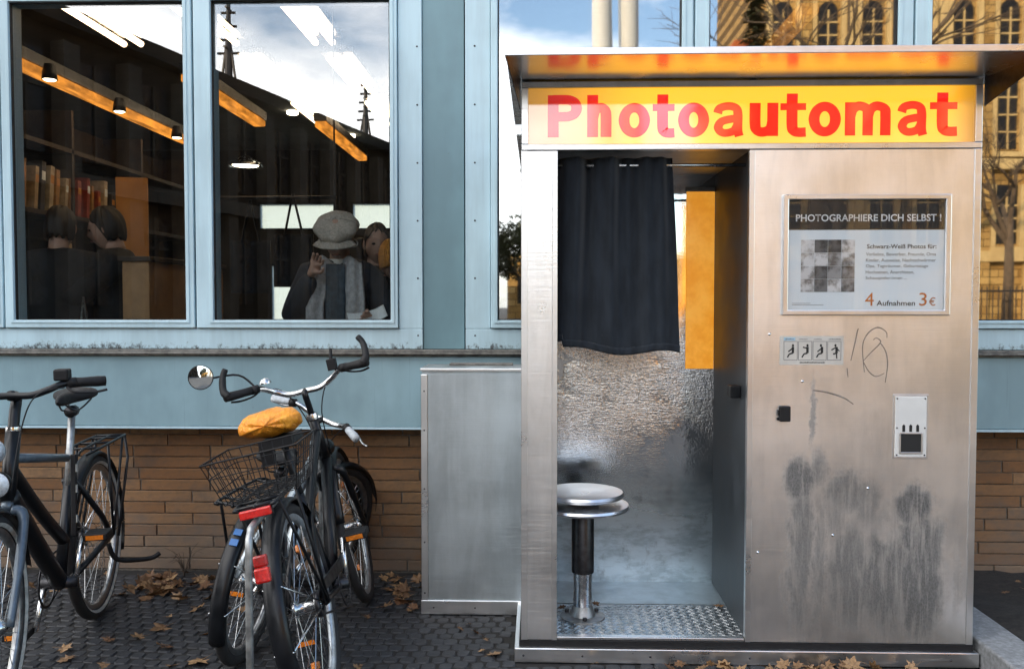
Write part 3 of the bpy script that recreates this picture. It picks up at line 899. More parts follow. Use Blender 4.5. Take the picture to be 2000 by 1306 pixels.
# instruction sticker with four pictograms
M['sticker'] = plain('clear_grey_sticker', (0.50, 0.48, 0.44), 0.5, 0, 0.12, 10)
M['ink'] = plain('black_ink', (0.012, 0.012, 0.012), 0.6)
M['ink_soft'] = plain('grey_ink', (0.17, 0.17, 0.17), 0.6)
M['ink_blue'] = plain('pale_blue_print', (0.30, 0.45, 0.55), 0.6)
sk = MB().box(0.848, 1.070, BF-0.0011, BF-0.0003, 1.062, 1.163).build('sticker', M['sticker'], booth)
tag(sk, 'small instruction sticker with four seated figure pictograms')
SY = BF-0.0016
MB().box(0.862, 0.902, SY, BF-0.0012, 1.147, 1.158).build('header_patch', M['ink_blue'], sk)
def blurred_print(x0, x1, z0, z1, mat):
    # print too small to read: a row of little dashes
    x = x0
    while x < x1:
        w = rnd.uniform(.002, .006)
        MB().box(x, min(x+w, x1), SY-.0003, SY-.0001, z0, z1*rnd.uniform(.999, 1.0)).build('print_mark', mat, sk)
        x += w + .0012
blurred_print(0.868, 0.896, 1.150, 1.155, M['ink_soft'])
for k, w in enumerate((0.03, 0.028, 0.042)):
    blurred_print(0.914+k*0.052, 0.914+k*0.052+w, 1.1505, 1.1535, M['ink_soft'])
blurred_print(0.918, 1.006, 1.0685, 1.0725, M['ink'])
def limb(m, a, b, w):
    ax, az = a; bx, bz = b
    L = math.hypot(bx-ax, bz-az); nx, nz_ = -(bz-az)/L*w, (bx-ax)/L*w
    m.prism([(ax-nx, az-nz_), (bx-nx, bz-nz_), (bx+nx, bz+nz_), (ax+nx, az+nz_)], SY, BF-0.0012)
for k in range(4):
    x0 = 0.862 + k*0.0505
    MB().ring(x0, x0+0.048, 1.078, 1.145, x0+0.0018, x0+0.0462, 1.0798, 1.1432, SY, BF-0.0012).build('picture_border', M['ink_soft'], sk)
    m = MB()
    cx = x0 + 0.028
    m.prism([(cx+.004*math.cos(i*math.pi/4)+(.004 if k < 2 else 0), 1.130+.005*math.sin(i*math.pi/4)) for i in range(8)], SY, BF-0.0012)
    hip = (cx+0.004, 1.103)
    limb(m, (cx+0.004, 1.125), hip, 0.0042)
    knee = (cx-0.008, 1.100); limb(m, hip, knee, 0.0026)
    if k == 3:
        limb(m, hip, (cx+0.005, 1.084), 0.0022); limb(m, (cx, 1.122), (cx-0.014, 1.114), 0.0022); limb(m, (cx+.004, 1.120), (cx+0.014, 1.110), 0.002)
    else:
        limb(m, knee, (cx-0.015, 1.088), 0.0024)
        limb(m, (cx+.003, 1.120), (cx-0.012, 1.124 if k == 1 else 1.108), 0.0022)
    tag(m.build('pictogram', M['ink'], sk), kind='stuff')
# scribbles: rubbed marker lines
M['marker'] = plain('rubbed_marker', (0.22, 0.20, 0.185), 0.6, 0.3, 0.5, 40)
def ribbon(pts, w):
    P = []
    n = len(pts)
    for i in range(n-1):
        p0 = Vector(pts[max(i-1, 0)]); p1 = Vector(pts[i]); p2 = Vector(pts[i+1]); p3 = Vector(pts[min(i+2, n-1)])
        for s in range(6):
            u = s/6
            P.append(0.5*((2*p1) + (p2-p0)*u + (2*p0-5*p1+4*p2-p3)*u*u + (3*p1-p0-3*p2+p3)*u**3))
    P.append(Vector(pts[-1]))
    m = MB()
    for i, p in enumerate(P):
        a = P[max(i-1, 0)]; b = P[min(i+1, len(P)-1)]
        d = (b-a); d = d.normalized() if d.length > 1e-9 else Vector((1, 0))
        ww = w*(0.55+0.45*math.sin(math.pi*min(1, (i+1)/len(P)*1.02)))
        for s in (-1, 1):
            m.v.append((p.x - d.y*ww*s, BF-0.0006, p.y + d.x*ww*s))
    for i in range(len(P)-1):
        m.f.append((2*i, 2*i+1, 2*i+3, 2*i+2))
    return m
def q(px, py): return (0.065 + (px-1085)*0.001818, 0.082 + (1245-py)*0.001818)
for pts, w in (([(1652, 698), (1660, 660), (1664, 640), (1666, 636)], .0022), ([(1678, 720), (1674, 670), (1684, 645), (1702, 634), (1718, 642), (1720, 654)], .0022),
               ([(1694, 658), (1700, 654), (1708, 660), (1704, 668), (1690, 682), (1676, 698)], .0020), ([(1708, 664), (1718, 680), (1722, 705), (1718, 740)], .0022),
               ([(1676, 700), (1686, 718), (1700, 728), (1716, 722)], .0018), ([(1580, 755), (1610, 760), (1640, 770), (1658, 782)], .0028), ([(1645, 712), (1647, 730)], .0016)):
    ribbon([q(*p) for p in pts], w).build('scribble', M['marker'], booth)
for (px, py) in ((1496, 647), (1688, 945), (1622, 1037), (1478, 1072), (1560, 738)):
    x, z = q(px, py)
    MB().lathe([(0.0, 0.003), (0.003, 0.002), (0.005, 0.0)], 10, Matrix.Translation((x, BF-0.0003, z)) @ Matrix.Rotation(R(90), 4, 'X')).build('rivet', M['chrome'], booth, True)

# ------------------------------------------------------------------ framed poster
ps = empty('framed_poster', (0.851, BF, 1.236), 0, 'framed poster with black header and price line beside the doorway of the booth', 'poster')
M['paper'] = plain('cool_white_paper', (0.84, 0.92, 0.96), 0.7, 0, 0.04, 3)
M['poster_black'] = plain('black_print', (0.012, 0.011, 0.010), 0.5)
M['poster_orange'] = plain('orange_print', (0.62, 0.20, 0.05), 0.6)
M['poster_white'] = plain('white_print', (0.75, 0.77, 0.78), 0.6)
M['poster_glass'] = pane('poster_glass', 0.0, (0.98, 0.985, 0.99), 0.01, 0.0)
PW, PH = 0.577, 0.418
MB().box(0.003, PW-0.003, -0.006, -0.0005, 0.003, PH-0.003).build('backing', M['alu_dull'], ps)
MB().ring(0, PW, 0, PH, 0.020, PW-0.020, 0.018, PH-0.018, -0.018, -0.0004).build('frame', M['alu_trim'], ps, False, 0.003)
pp = MB().box(0.012, PW-0.012, -0.0072, -0.0061, 0.010, PH-0.010).build('paper', M['paper'], ps)
MB().box(0.0205, PW-0.0205, -0.0080, -0.0073, 0.296, PH-0.0185).build('header_print', M['poster_black'], pp)
build_text('PHOTOGRAPHIERE DICH SELBST !', 'text_line', M['poster_white'], pp, 0.046, 0.545, 0.325, 0.350, -0.0086, bold=0.02)
build_text('Schwarz-Weiß Photos für:', 'text_line', M['ink'], pp, 0.292, 0.530, 0.231, 0.246, -0.0082, bold=0.012)
for k, (s, w) in enumerate((('Verliebte, Bewerber, Freunde, Oma', 0.240), ('Kinder, Ausweise, Nachtschwärmer', 0.240), ('Opa, Tagträumer, Geburtstage', 0.214), ('Hochzeiten, Anarchisten,', 0.166), ('Schauspieler:innen ...', 0.142))):
    build_text(s, 'text_line', M['ink_soft'], pp, 0.289, 0.289+w, 0.2045-k*0.0207, 0.2175-k*0.0207, -0.0082)
build_text('4', 'text_line', M['poster_orange'], pp, 0.288, 0.318, 0.033, 0.078, -0.0082)
build_text('Aufnahmen', 'text_line', M['ink'], pp, 0.328, 0.460, 0.033, 0.051, -0.0082, bold=0.008)
build_text('3', 'text_line', M['poster_orange'], pp, 0.474, 0.500, 0.033, 0.078, -0.0082)
build_text('€', 'text_line', M['poster_orange'], pp, 0.508, 0.530, 0.033, 0.062, -0.0082)
MB().box(0.036, 0.145, -0.0080, -0.0073, 0.0345, 0.0358).build('small_print', M['ink_soft'], pp)
MB().box(0.036, 0.100, -0.0080, -0.0073, 0.0405, 0.0416).build('small_print', M['ink_soft'], pp)
# collage of sixteen strip photos in greys
tones = [[.55, .10, .09, .62], [.60, .55, .30, .60], [.52, .12, .25, .22], [.50, .14, .60, .25]]
for r_ in range(4):
    for c_ in range(4):
        t = NT('strip_photo')
        a = tones[r_][c_]
        n = t.noise(t.map(t.co, (1, 1, 1), (r_*3.1, c_*2.3, 0)), 26, 4, 0.6)
        col = t.mix(t.ramp(n, 0.35, 0.62), (a*.35, a*.32, a*.29), (min(.75, a*1.35),)*3)
        mm = t.done(t.bsdf(col, 0.6))
        x = 0.0655 + c_*0.0465; z = 0.2175 - r_*0.0455
        MB().box(x, x+0.0455, -0.0082, -0.0073, z, z+0.0445).build('strip_photo', mm, pp)
MB().box(0.016, PW-0.016, -0.0125, -0.0105, 0.014, PH-0.014).build('cover_glass', M['poster_glass'], ps)

# ------------------------------------------------------------------ curtain
def t_cloth(name, c, sc=500):
    t = NT(name)
    w = t.noise(t.map(t.co, (1, 1, 0.3)), 30, 5, 0.6)
    col = t.mix(t.ramp(w, 0.3, 0.7), tuple(x*0.75 for x in c), tuple(x*1.25 for x in c))
    sp = t.ramp(t.noise(t.co, 33, 5, .7), .70, .75)
    col = t.mix(t.math('MULTIPLY', sp, .35), col, (0.12, 0.12, 0.12))
    return t.done(t.bsdf(col, 0.9, 0, t.bump(t.noise(t.co, sc, 2), 0.25, 0.002), 0.2, 0.0, Sheen_Weight=0.35, Sheen_Roughness=0.4))
M['curtain'] = t_cloth('navy_black_cloth', (0.016, 0.021, 0.028))
def cur(u, v):
    zt, zb = 1.798, 1.112 - 0.018*u + 0.012*math.sin(u*9) + (0.022 if u < 0.10 else 0)
    z = zt + (zb-zt)*v
    w = 0.432 + 0.036*v**1.2
    x = 0.050 + u*w + 0.006*math.sin(v*4+u*7)*v
    amp = 0.030*(1-0.45*v)*(1-0.55*u)
    y = 3.150 + amp*math.sin(u*21 + 1.2*math.sin(u*4) + v*0.9) + 0.010*math.sin(u*47+v*2)*(1-v*.6) - 0.016*v
    y += 0.012*math.exp(-((u-1)/0.05)**2)*v
    return (x, y, z)
cu = MB().grid(110, 60, cur).build('curtain', M['curtain'], None, True, 0, 2, 0.003)
MB().grid(110, 3, lambda u, v: Vector(cur(u, .962+.038*v)) + Vector((0, -.0032, 0))).build('hem', M['curtain'], cu, True, 0, 2, 0.002)
tag(cu, 'dark navy half length curtain hanging in the booth doorway', 'curtain')

# ------------------------------------------------------------------ metal cabinet beside the booth
cb = empty('metal_cabinet', (-0.476, 3.52, 0), 0, 'low grey sheet metal cabinet standing to the left of the booth', 'cabinet')
MB().box(0.003, 0.415, 0.012, 0.25, 0.02, 1.000).build('body', M['alu_dull'], cb)
MB().box(0.028, 0.415, 0.006, 0.0115, 0.061, 0.988).build('front_sheet', M['alu_dull'], cb)
MB().box(0.0, 0.027, 0.0, 0.0115, 0.0605, 0.9875).build('side_strip', M['alu_trim'], cb, False, 0.002)
MB().box(-0.002, 0.415, -0.001, 0.0115, 0.002, 0.060).build('bottom_strip', M['alu_trim'], cb, False, 0.002)
MB().box(-0.003, 0.415, -0.001, 0.25, 1.001, 1.013).build('top_cap', M['alu_trim'], cb, False, 0.002)
screw_dots(cb, [(0.0135, 0.09), (0.0135, 0.3), (0.0135, 0.52), (0.0135, 0.76), (0.0135, 0.92), (0.05, 0.03), (0.22, 0.03)], -0.0008, 0.0035)
sl_ = MB().box(0.10, 0.37, 0.16, 0.24, 1.0135, 1.0205).build('loose_board', M['ledge'], None, False, 0.001)
sl_.location = (-0.476, 3.52, 0); tag(sl_, 'thin weathered strip of board lying on top of the low metal cabinet', 'board')

# ================================================================== BICYCLES
M['spoke'] = plain('steel_spoke', (0.45, 0.46, 0.47), 0.3, 1.0, 0.2, 30)
M['tyre'] = plain('tyre_rubber', (0.020, 0.020, 0.021), 0.7, 0, 0.35, 50, 0.3)
M['tyre_grey'] = plain('dusty_tyre', (0.055, 0.055, 0.056), 0.75, 0, 0.35, 50, 0.3)
M['reflex'] = plain('pale_reflective_band', (0.55, 0.55, 0.50), 0.35, 0, 0.3, 40)
M['rim'] = plain('rim_alloy', (0.30, 0.31, 0.32), 0.35, 0.9, 0.3, 40)
M['rim_pale'] = plain('pale_rim', (0.50, 0.55, 0.58), 0.35, 0.7, 0.3, 40)
M['red'] = plain('red_reflector', (0.62, 0.012, 0.008), 0.16, 0, 0.25, 120, 0.3, 0.5, 0.6)
M['red2'] = plain('dark_red_lens', (0.40, 0.008, 0.006), 0.14, 0, 0.3, 120, 0.3, 0.5, 0.6)
M['orange_refl'] = plain('orange_reflector', (0.80, 0.22, 0.015), 0.18, 0, 0.2, 120, 0.3, 0.5, 0.6)
M['white_grip'] = plain('pale_grip', (0.50, 0.54, 0.57), 0.55, 0, 0.25, 60, 0.2)
M['blue_tape'] = plain('blue_tape', (0.02, 0.13, 0.38), 0.4, 0, 0.2, 30)
M['lens'] = plain('lamp_lens', (0.55, 0.60, 0.64), 0.08, 0.4, 0.25, 90, 0.4)
M['mirror'] = plain('mirror_glass', (0.62, 0.68, 0.72), 0.03, 1.0, 0.04, 6, rv=0.01)

def wheel(parent, name, c, Rw, xf, tyre=0.019, spokes=32, rim='rim', band=False, tmat='tyre', refl=True):
    """a wheel in the bike's xz plane: tyre, rim, hub, spokes, two orange spoke reflectors"""
    TM = xf @ Matrix.Translation(c) @ Matrix.Rotation(R(90), 4, 'X')
    w = MB().torus(Rw-tyre, tyre, 56, 10, TM).build(name, M[tmat], parent, True)
    rr = Rw - 2*tyre
    MB().lathe([(rr+.004, -.011), (rr-.016, -.009), (rr-.020, 0), (rr-.016, .009), (rr+.004, .011)], 56, TM).build('rim', M[rim], w, True)
    if band:
        for s in (-1, 1):
            MB().lathe([(Rw-tyre*1.72, s*tyre*0.70), (Rw-tyre*1.45, s*(tyre*0.895+.0008)), (Rw-tyre*1.2, s*(tyre*0.985+.0008))], 56, TM).build('reflective_band', M['reflex'], w, True)
    MB().lathe([(.006, -.052), (.012, -.050), (.027, -.034), (.027, -.030), (.015, -.026), (.015, .026), (.027, .030), (.027, .034), (.012, .050), (.006, .052)], 16, TM).build('hub', M['chrome'], w, True)
    sp = MB()
    for k in range(spokes):
        s = 1 if k % 2 else -1
        a = 2*math.pi*k/spokes
        b = a + (0.55 if (k//2) % 2 else -0.55)
        p = TM @ Vector((.026*math.cos(b), .026*math.sin(b), s*.032)); q_ = TM @ Vector(((rr-.014)*math.cos(a), (rr-.014)*math.sin(a), s*.003))
        sp.tube([p, q_], 0.0011, 4)
    tag(sp.build('spokes', M['spoke'], w), kind='stuff')
    if refl:
        for a in (1.1, -1.9):
            MB().box(-.012, .012, -.034, .034, -.006, .006, TM @ Matrix.Rotation(a, 4, 'Z') @ Matrix.Translation((rr*0.62, 0, 0)) @ Matrix.Rotation(R(90), 4, 'Z') @ Matrix.Rotation(R(90), 4, 'Z')).build('spoke_reflector', M['orange_refl'], w, False, 0.004)
    return w

def arc(c, r, a0, a1, n=20, y=0.0):
    return [Vector((c[0]+r*math.cos(R(a0+(a1-a0)*i/n)), y, c[2]+r*math.sin(R(a0+(a1-a0)*i/n)))) for i in range(n+1)]

def mudguard(parent, c, r, a0, a1, w, mat, xf):
    m = MB(); n = 26; pr = []
    prof = [(-w, -.010), (-w*.8, -.002), (-w*.35, .004), (w*.35, .004), (w*.8, -.002), (w, -.010)]
    for i in range(n+1):
        a = R(a0+(a1-a0)*i/n)
        for (y, d) in prof:
            rr = r + d
            m.v.append((c[0]+rr*math.cos(a), y, c[2]+rr*math.sin(a)))
    k = len(prof)
    for i in range(n):
        for j in range(k-1):
            m.f.append((i*k+j, i*k+j+1, (i+1)*k+j+1, (i+1)*k+j))
    return m.build('mudguard', mat, parent, True, 0, 2, 0.0015, xf)

def smooth_pts(pts, n=6):
    P = []; k = len(pts); V = [Vector(p) for p in pts]
    for i in range(k-1):
        p0 = V[max(i-1, 0)]; p1 = V[i]; p2 = V[i+1]; p3 = V[min(i+2, k-1)]
        for s in range(n):
            u = s/n
            P.append(0.5*((2*p1) + (p2-p0)*u + (2*p0-5*p1+4*p2-p3)*u*u + (3*p1-p0-3*p2+p3)*u**3))
    P.append(V[-1]); return P

def saddle_mesh(parent, c, L, Wd, mat, puff=0.0, name='saddle'):
    """c: centre of the top; x forward"""
    def f(u, v):
        t_ = math.sin(u*math.pi/2)**2 if False else u
        x = (t_-0.42)*L
        end = max(0.0, 1-abs(2*t_-1)**(3.2 if puff > 1 else 5))**.5
        wv = Wd*0.5*(0.20 + 0.80/(1+math.exp((t_-0.47)*12)))*end
        a = (v*2-1)*math.pi
        ca, sa = math.cos(a), math.sin(a)
        y = wv*(abs(sa)**.8)*(1 if sa >= 0 else -1)
        hh = (0.024+puff*0.018)*(.35+.65*end)*(end > 0.001)
        z = hh*(abs(ca)**.8)*(1 if ca >= 0 else -.75)*end**.5 + 0.016*(1-t_)**2
        if puff > 1: z += .003*math.sin(a*9+u*7)*end; x += .003*math.sin(a*6)
        return (c[0]+x, c[1]+y, c[2]+z)
    return MB().grid(34, 32, f).build(name, mat, parent, True)

def bicycle(label, pos, heading, lean, P):
    """rear wheel touches the ground at pos; x forward, y left, z up in the bike's own frame"""
    e = empty('bicycle', pos, 0, label, 'bicycle', 'bicycles parked against the shopfront')
    e.rotation_mode = 'XYZ'
    e.matrix_world = Matrix.Translation(pos) @ Matrix.Rotation(heading, 4, 'Z') @ Matrix.Rotation(lean, 4, 'X')
    I = Matrix.Identity(4)
    Rw, wb, k = P['R'], P['wb'], P['k']
    fm = M[P['frame']]
    ra = Vector((0, 0, Rw)); fa = Vector((wb, 0, Rw))
    bb = Vector((0.42*k, 0, 0.27*k))
    st_top = Vector((0.25*k, 0, 0.66*k)); sd = Vector((0.205*k, 0, P['saddle']))
    ht = Vector((wb-0.255*k, 0, 0.84*k)); hb = Vector((wb-0.195*k, 0, 0.66*k))
    axis = (ht-hb).normalized()
    ST = Matrix.Translation(hb) @ Matrix.Rotation(P.get('steer', 0), 4, axis) @ Matrix.Translation(-hb)
    wheel(e, 'rear_wheel', ra, Rw, I, P.get('tyre', .019), 32, P.get('rim', 'rim'), P.get('band', False), P.get('rtyre', 'tyre'), P.get('refl', True))
    wheel(e, 'front_wheel', fa, Rw, ST, P.get('tyre', .019), 32, P.get('rim', 'rim'), P.get('band', False), 'tyre', P.get('refl', True))
    # frame
    t = P.get('tube', 0.017)
    f = MB()
    f.tube([bb, st_top], t, 12)
    f.tube([hb, ht + axis*0.03], t*1.15, 12)
    if P.get('step'):
        f.tube(smooth_pts([hb + axis*0.02, hb.lerp(bb, .5) + Vector((-.02, 0, -.015)), bb]), t*1.5, 12)
        f.tube(smooth_pts([hb + axis*0.10, hb.lerp(bb, .5) + Vector((-.05, 0, .10)), bb.lerp(st_top, .35)]), t*1.1, 12)
    elif P.get('low'):
        f.tube([hb + axis*0.02, bb], t*1.35, 12)
        f.tube(smooth_pts([ht - axis*0.03, ht.lerp(st_top, .5) + Vector((0, 0, -.07)), bb.lerp(st_top, .72)]), t*1.05, 12)
    else:
        f.tube([hb + axis*0.02, bb], t*1.2, 12)
        f.tube([ht - axis*0.02, st_top + Vector((0, 0, -.03))], t, 12)
    for s in (-1, 1):
        f.tube([bb + Vector((-.03, s*.03, 0)), Vector((.10, s*.05, Rw-.02)), ra + Vector((0, s*.062, 0))], t*.62, 8)
        f.tube([bb.lerp(st_top, .88) + Vector((0, s*.018, 0)), ra + Vector((.06, s*.05, .09)), ra + Vector((0, s*.062, 0))], t*.55, 8)
    f.build('frame', fm, e, True)
    # fork
    g_ = MB()
    g_.tube([hb, hb - axis*0.03], 0.018, 10)
    for s in (-1, 1):
        g_.tube(smooth_pts([hb - axis*.028 + Vector((0, s*.014, 0)), hb - axis*.05 + Vector((0, s*.048, 0)), hb.lerp(fa, .55) + Vector((-.012, s*.056, 0)), fa + Vector((0, s*.058, 0))], 5), [.017]*6 + [.0145]*5 + [.0115]*5, 10)
    g_.build('fork', M[P.get('fork', P['frame'])], e, True, xf=ST)
    # seat post, saddle
    MB().tube([bb.lerp(st_top, .7), sd + Vector((0.0, 0, -.045))], .0135, 12).build('seat_post', M[P.get('post', 'chrome')], e, True)
    sv = P.get('saddle_kind')
    if sv == 'cover':
        sdo = saddle_mesh(e, sd + Vector((-.01, .012, .010)), .29, .235, M['cover'], 1.6, 'saddle')
        und = MB()
        und.tube([sd + Vector((-.08, .05, -.035)), sd + Vector((0, .0, -.05)), sd + Vector((.10, 0, -.03))], .006, 6)
        und.tube([sd + Vector((-.08, -.05, -.035)), sd + Vector((0, -.0, -.05)), sd + Vector((.10, 0, -.03))], .006, 6)
        und.box(sd.x-.10, sd.x+.07, -.055, .055, sd.z-.055, sd.z-.028)
        und.prism([(sd.x-.09, sd.z-.05), (sd.x-.05, sd.z-.05), (sd.x-.085, sd.z-.11)], .015, .06)
        und.build('saddle_underside', M['rubber'], sdo)
    else:
        sdo = saddle_mesh(e, sd, .27, .17, M['rubber'], 0.15, 'saddle')
        und = MB()
        for s in (-1, 1):
            und.tube(smooth_pts([sd + Vector((-.09, s*.045, -.012)), sd + Vector((-.04, s*.024, -.042)), sd + Vector((.04, s*.022, -.042)), sd + Vector((.11, s*.01, -.012))], 4), .0035, 6)
        und.tube([sd + Vector((-.02, 0, -.05)), sd + Vector((.025, 0, -.05))], .022, 10)
        und.build('saddle_rails', M['dark_metal'], sdo, True)
    # stem and bars
    hbz = P['bar']
    top = ht + axis*((hbz - ht.z)/axis.z)
    fw = P.get('reach', .02)
    ctr = top + Vector((fw, 0, 0))
    MB().tube(smooth_pts([ht + axis*.02, ht.lerp(top, .6), top + Vector((0, 0, -.012)), ctr], 4), P.get('stem_r', .0125), 12).build('stem', M[P.get('stem', 'black')], e, True, xf=ST)
    lat_ = MB().lathe([(.022, -.012), (.024, 0), (.022, .012)], 16, Matrix.Translation(ht + axis*.035)).build('headset', M['chrome'], e, True, xf=ST)
    hw, rise, back = P['hw'], P['rise'], P['back']
    half = [Vector((0, 0, 0)), Vector((.005, .06, 0.0)), Vector((0, hw*.42, rise*.45)), Vector((-back*.35, hw*.62, rise)), Vector((-back, hw, rise*P.get('droop', 1.0)))]
    pts = [ctr + Vector((v.x, v.y, v.z)) for v in half]
    ptsR = [ctr + Vector((v.x, -v.y, v.z)) for v in half]
    MB().tube(smooth_pts(list(reversed(ptsR))[:-1] + pts, 6), .0115, 12).build('handlebar', M[P.get('barm', 'chrome')], e, True, xf=ST)
    for s, pp_ in ((1, pts), (-1, ptsR)):
        dirv = (pp_[4]-pp_[3]).normalized()
        g0 = pp_[3].lerp(pp_[4], .15)
        gr = MB().tube([g0, g0.lerp(pp_[4], .3), g0.lerp(pp_[4], .8), pp_[4] + dirv*.004], [.0165, .0155, .0175, .0165], 12).build('grip', M[P.get('grip', 'rubber')], e, True, xf=ST)
        if P.get('horns'):
            o = pp_[4]
            hn = MB().tube(smooth_pts([o + Vector((0, -s*.012, 0)), o + Vector((.012, s*.006, .025)), o + Vector((.045, s*.004, .075)), o + Vector((.055, -s*.012, .105))], 4), [.016]*4 + [.0135]*4 + [.012]*4 + [.010], 10).build('bar_end', M['rubber'], e, True, xf=ST)
        lv = MB()
        b0 = pp_[3].lerp(pp_[4], .02) + Vector((.018, 0, -.012))
        lv.tube(smooth_pts([b0, b0 + Vector((.028, s*.03, -.014)), b0 + dirv*.075 + Vector((.034, s*.012, -.018)), b0 + dirv*.115 + Vector((.036, s*.012, -.012))], 4), .0055, 8, flat=.7)
        lv.build('brake_lever', M[P.get('lever', 'rubber')], e, True, xf=ST)
        ml = MB(); ml.tube([b0 + Vector((-.018, 0, .012)) - dirv*.006, b0 + Vector((-.018, 0, .012)) + dirv*.022], .0175, 10)
        ml.build('lever_clamp', M['rubber'], e, True, xf=ST)
        c0 = b0 + Vector((.01, -s*.005, 0))
        MB().tube(smooth_pts([c0, c0 + Vector((.05, -s*.07, -.02)), Vector((top.x+.075, s*.035, top.z-.10)), hb + Vector((.035, s*.02, .03))], 7), .0024, 6).build('cable', M['rubber'], e, True, xf=ST)
    # drivetrain
    cr = MB()
    CRM = Matrix.Translation(bb) @ Matrix.Rotation(R(90), 4, 'X')
    MB().lathe([(.078, .040), (.088, .041), (.088, .044), (.078, .045)], 36, CRM, closed=True).build('chainring', M['dark_metal'], e, True)
    ca = P.get('crank', -1.35)
    for s in (-1, 1):
        d = Vector((math.cos(ca), 0, math.sin(ca)))*(-s)*0.165*k
        arm = MB().tube([bb + Vector((0, s*.05, 0)), bb + d + Vector((0, s*.062, 0))], [.012, .009], 8).build('crank_arm', M['chrome'], e, True)
        pc = bb + d + Vector((0, s*.115, 0))
        pd = MB().box(pc.x-.045, pc.x+.045, pc.y-.042, pc.y+.042, pc.z-.013, pc.z+.013).build('pedal', M['rubber'], e, False, .004)
        for sx in (-1, 1):
            MB().box(pc.x+sx*.0455-.0015, pc.x+sx*.0455+.0015, pc.y-.03, pc.y+.03, pc.z-.008, pc.z+.008).build('pedal_reflector', M['orange_refl'], pd)
    MB().tube([bb + Vector((0, -.06, 0)), bb + Vector((0, .06, 0))], .021, 12).build('bottom_bracket', M['dark_metal'], e, True)
    MB().tube([bb + Vector((0, -.0425, .086)), ra + Vector((0, -.0425, .036)), ra + Vector((-.036, -.0425, 0)), ra + Vector((0, -.0425, -.036)), bb + Vector((0, -.0425, -.086))], .0042, 5).build('chain', M['dark_metal'], e)
    MB().lathe([(.024, .036), (.042, .036), (.042, .050), (.024, .050)], 24, Matrix.Translation(ra) @ Matrix.Rotation(R(90), 4, 'X'), closed=True).build('sprocket', M['dark_metal'], e, True)
    if P.get('guard'):
        MB().prism([(bb.x+.10, bb.z+.055), (bb.x+.05, bb.z+.105), (bb.x-.06, bb.z+.105), (.06, Rw+.055), (.05, Rw+.02), (bb.x-.05, bb.z+.06)], -.058, -.050).build('chain_guard', M['black'], e, False, .002)
    # mudguards, rack
    if P.get('guards', True):
        mg = mudguard(e, ra, Rw+.014, 35, 205, P.get('mgw', .028), M[P.get('mg', 'black')], I)
        mudguard(e, fa, Rw+.014, -20 if P.get('longfront') else 10, 165, P.get('mgw', .028), M[P.get('mg', 'black')], ST)
        for s in (-1, 1):
            MB().tube([ra + Vector((0, s*.058, 0)), ra + Vector((-(Rw+.012)*.88, s*.026, (Rw+.012)*.47))], .0026, 6).build('mudguard_stay', M['chrome'], e, True)
            MB().tube([ra + Vector((0, s*.058, 0)), ra + Vector((-(Rw+.012)*.995, s*.026, -(Rw+.012)*.05))], .0026, 6).build('mudguard_stay', M['chrome'], e, True)
            MB().tube([fa + Vector((0, s*.056, 0)), fa + Vector((-(Rw+.012)*.80, s*.026, (Rw+.012)*.60))], .0026, 6).build('mudguard_stay', M['chrome'], e, True, xf=ST)
    if P.get('rack'):
        rz_ = P['rack']
        rk = MB()
        for y in (-.06, .06, 0):
            rk.tube(smooth_pts([(.15, y*.4, rz_-.015), (.10, y, rz_), (-.25, y, rz_), (-.275, y*.8, rz_-.004)], 3), .0055, 8)
        for x in (.08, -.06, -.20): rk.tube([(x, -.06, rz_), (x, .06, rz_)], .005, 8)
        rk.tube([(-.272, -.058, rz_), (-.272, .058, rz_)], .0055, 8)
        for s in (-1, 1):
            rk.tube([(-.235, s*.06, rz_), (0.0, s*.072, Rw)], .0055, 8)
            rk.tube([(-.02, s*.06, rz_), (0.0, s*.072, Rw)], .0055, 8)
            if P.get('rackleg'): rk.tube([(-.272, s*.058, rz_), (-.262, s*.07, rz_-.10), (-.06, s*.074, Rw-.02)], .006, 8)
        rk.build('rack', M[P.get('rackm', 'black')], e, True)
    # kickstand
    if P.get('stand'):
        MB().tube(smooth_pts([(0.03, .06, Rw-.03), (.01, .085, Rw-.10), (-.06, .19, Rw-.125), (-.08, .23, Rw-.11)], 4), .010, 8).build('kickstand', M['rubber'], e, True)
    e['_ra'] = 0
    del e['_ra']
    return e, dict(ra=ra, fa=fa, bb=bb, hb=hb, ht=ht, ctr=ctr, ST=ST, pts=pts, ptsR=ptsR, sd=sd, top=top)

def t_cover():
    t = NT('orange_saddle_cover')
    n = t.noise(t.co, 24, 5, 0.65, 0.8)
    c = t.mix(t.ramp(n, 0.3, 0.7), (0.72, 0.23, 0.012), (0.88, 0.36, 0.03))
    return t.done(t.bsdf(c, 0.38, 0, t.bump(t.noise(t.map(t.co, (1, 2.2, 1)), 28, 4, 0.6, 1.2), 0.9, 0.012), 0.5))
M['cover'] = t_cover()

# bicycle with basket, seen from behind
pa = Vector((-0.655, 2.70, 0)); pb = Vector((-0.725, 3.70, 0))
hd = math.atan2((pb-pa).y, (pb-pa).x)
PA = dict(R=.330, wb=1.0, k=.97, frame='black', tube=.018, saddle=.885, saddle_kind='cover', bar=.955, hw=.27, rise=.055, back=.13, horns=True, barm='chrome', stem='black',
          reach=.02, rack=.725, refl=True, low=True, guard=True, crank=1.25, longfront=True, mgw=.030, post='black', tyre=.020, rim='rim_pale', steer=R(3))
bkA, A = bicycle('black bicycle with a wire basket and an orange saddle cover', pa, hd, R(-13), PA)
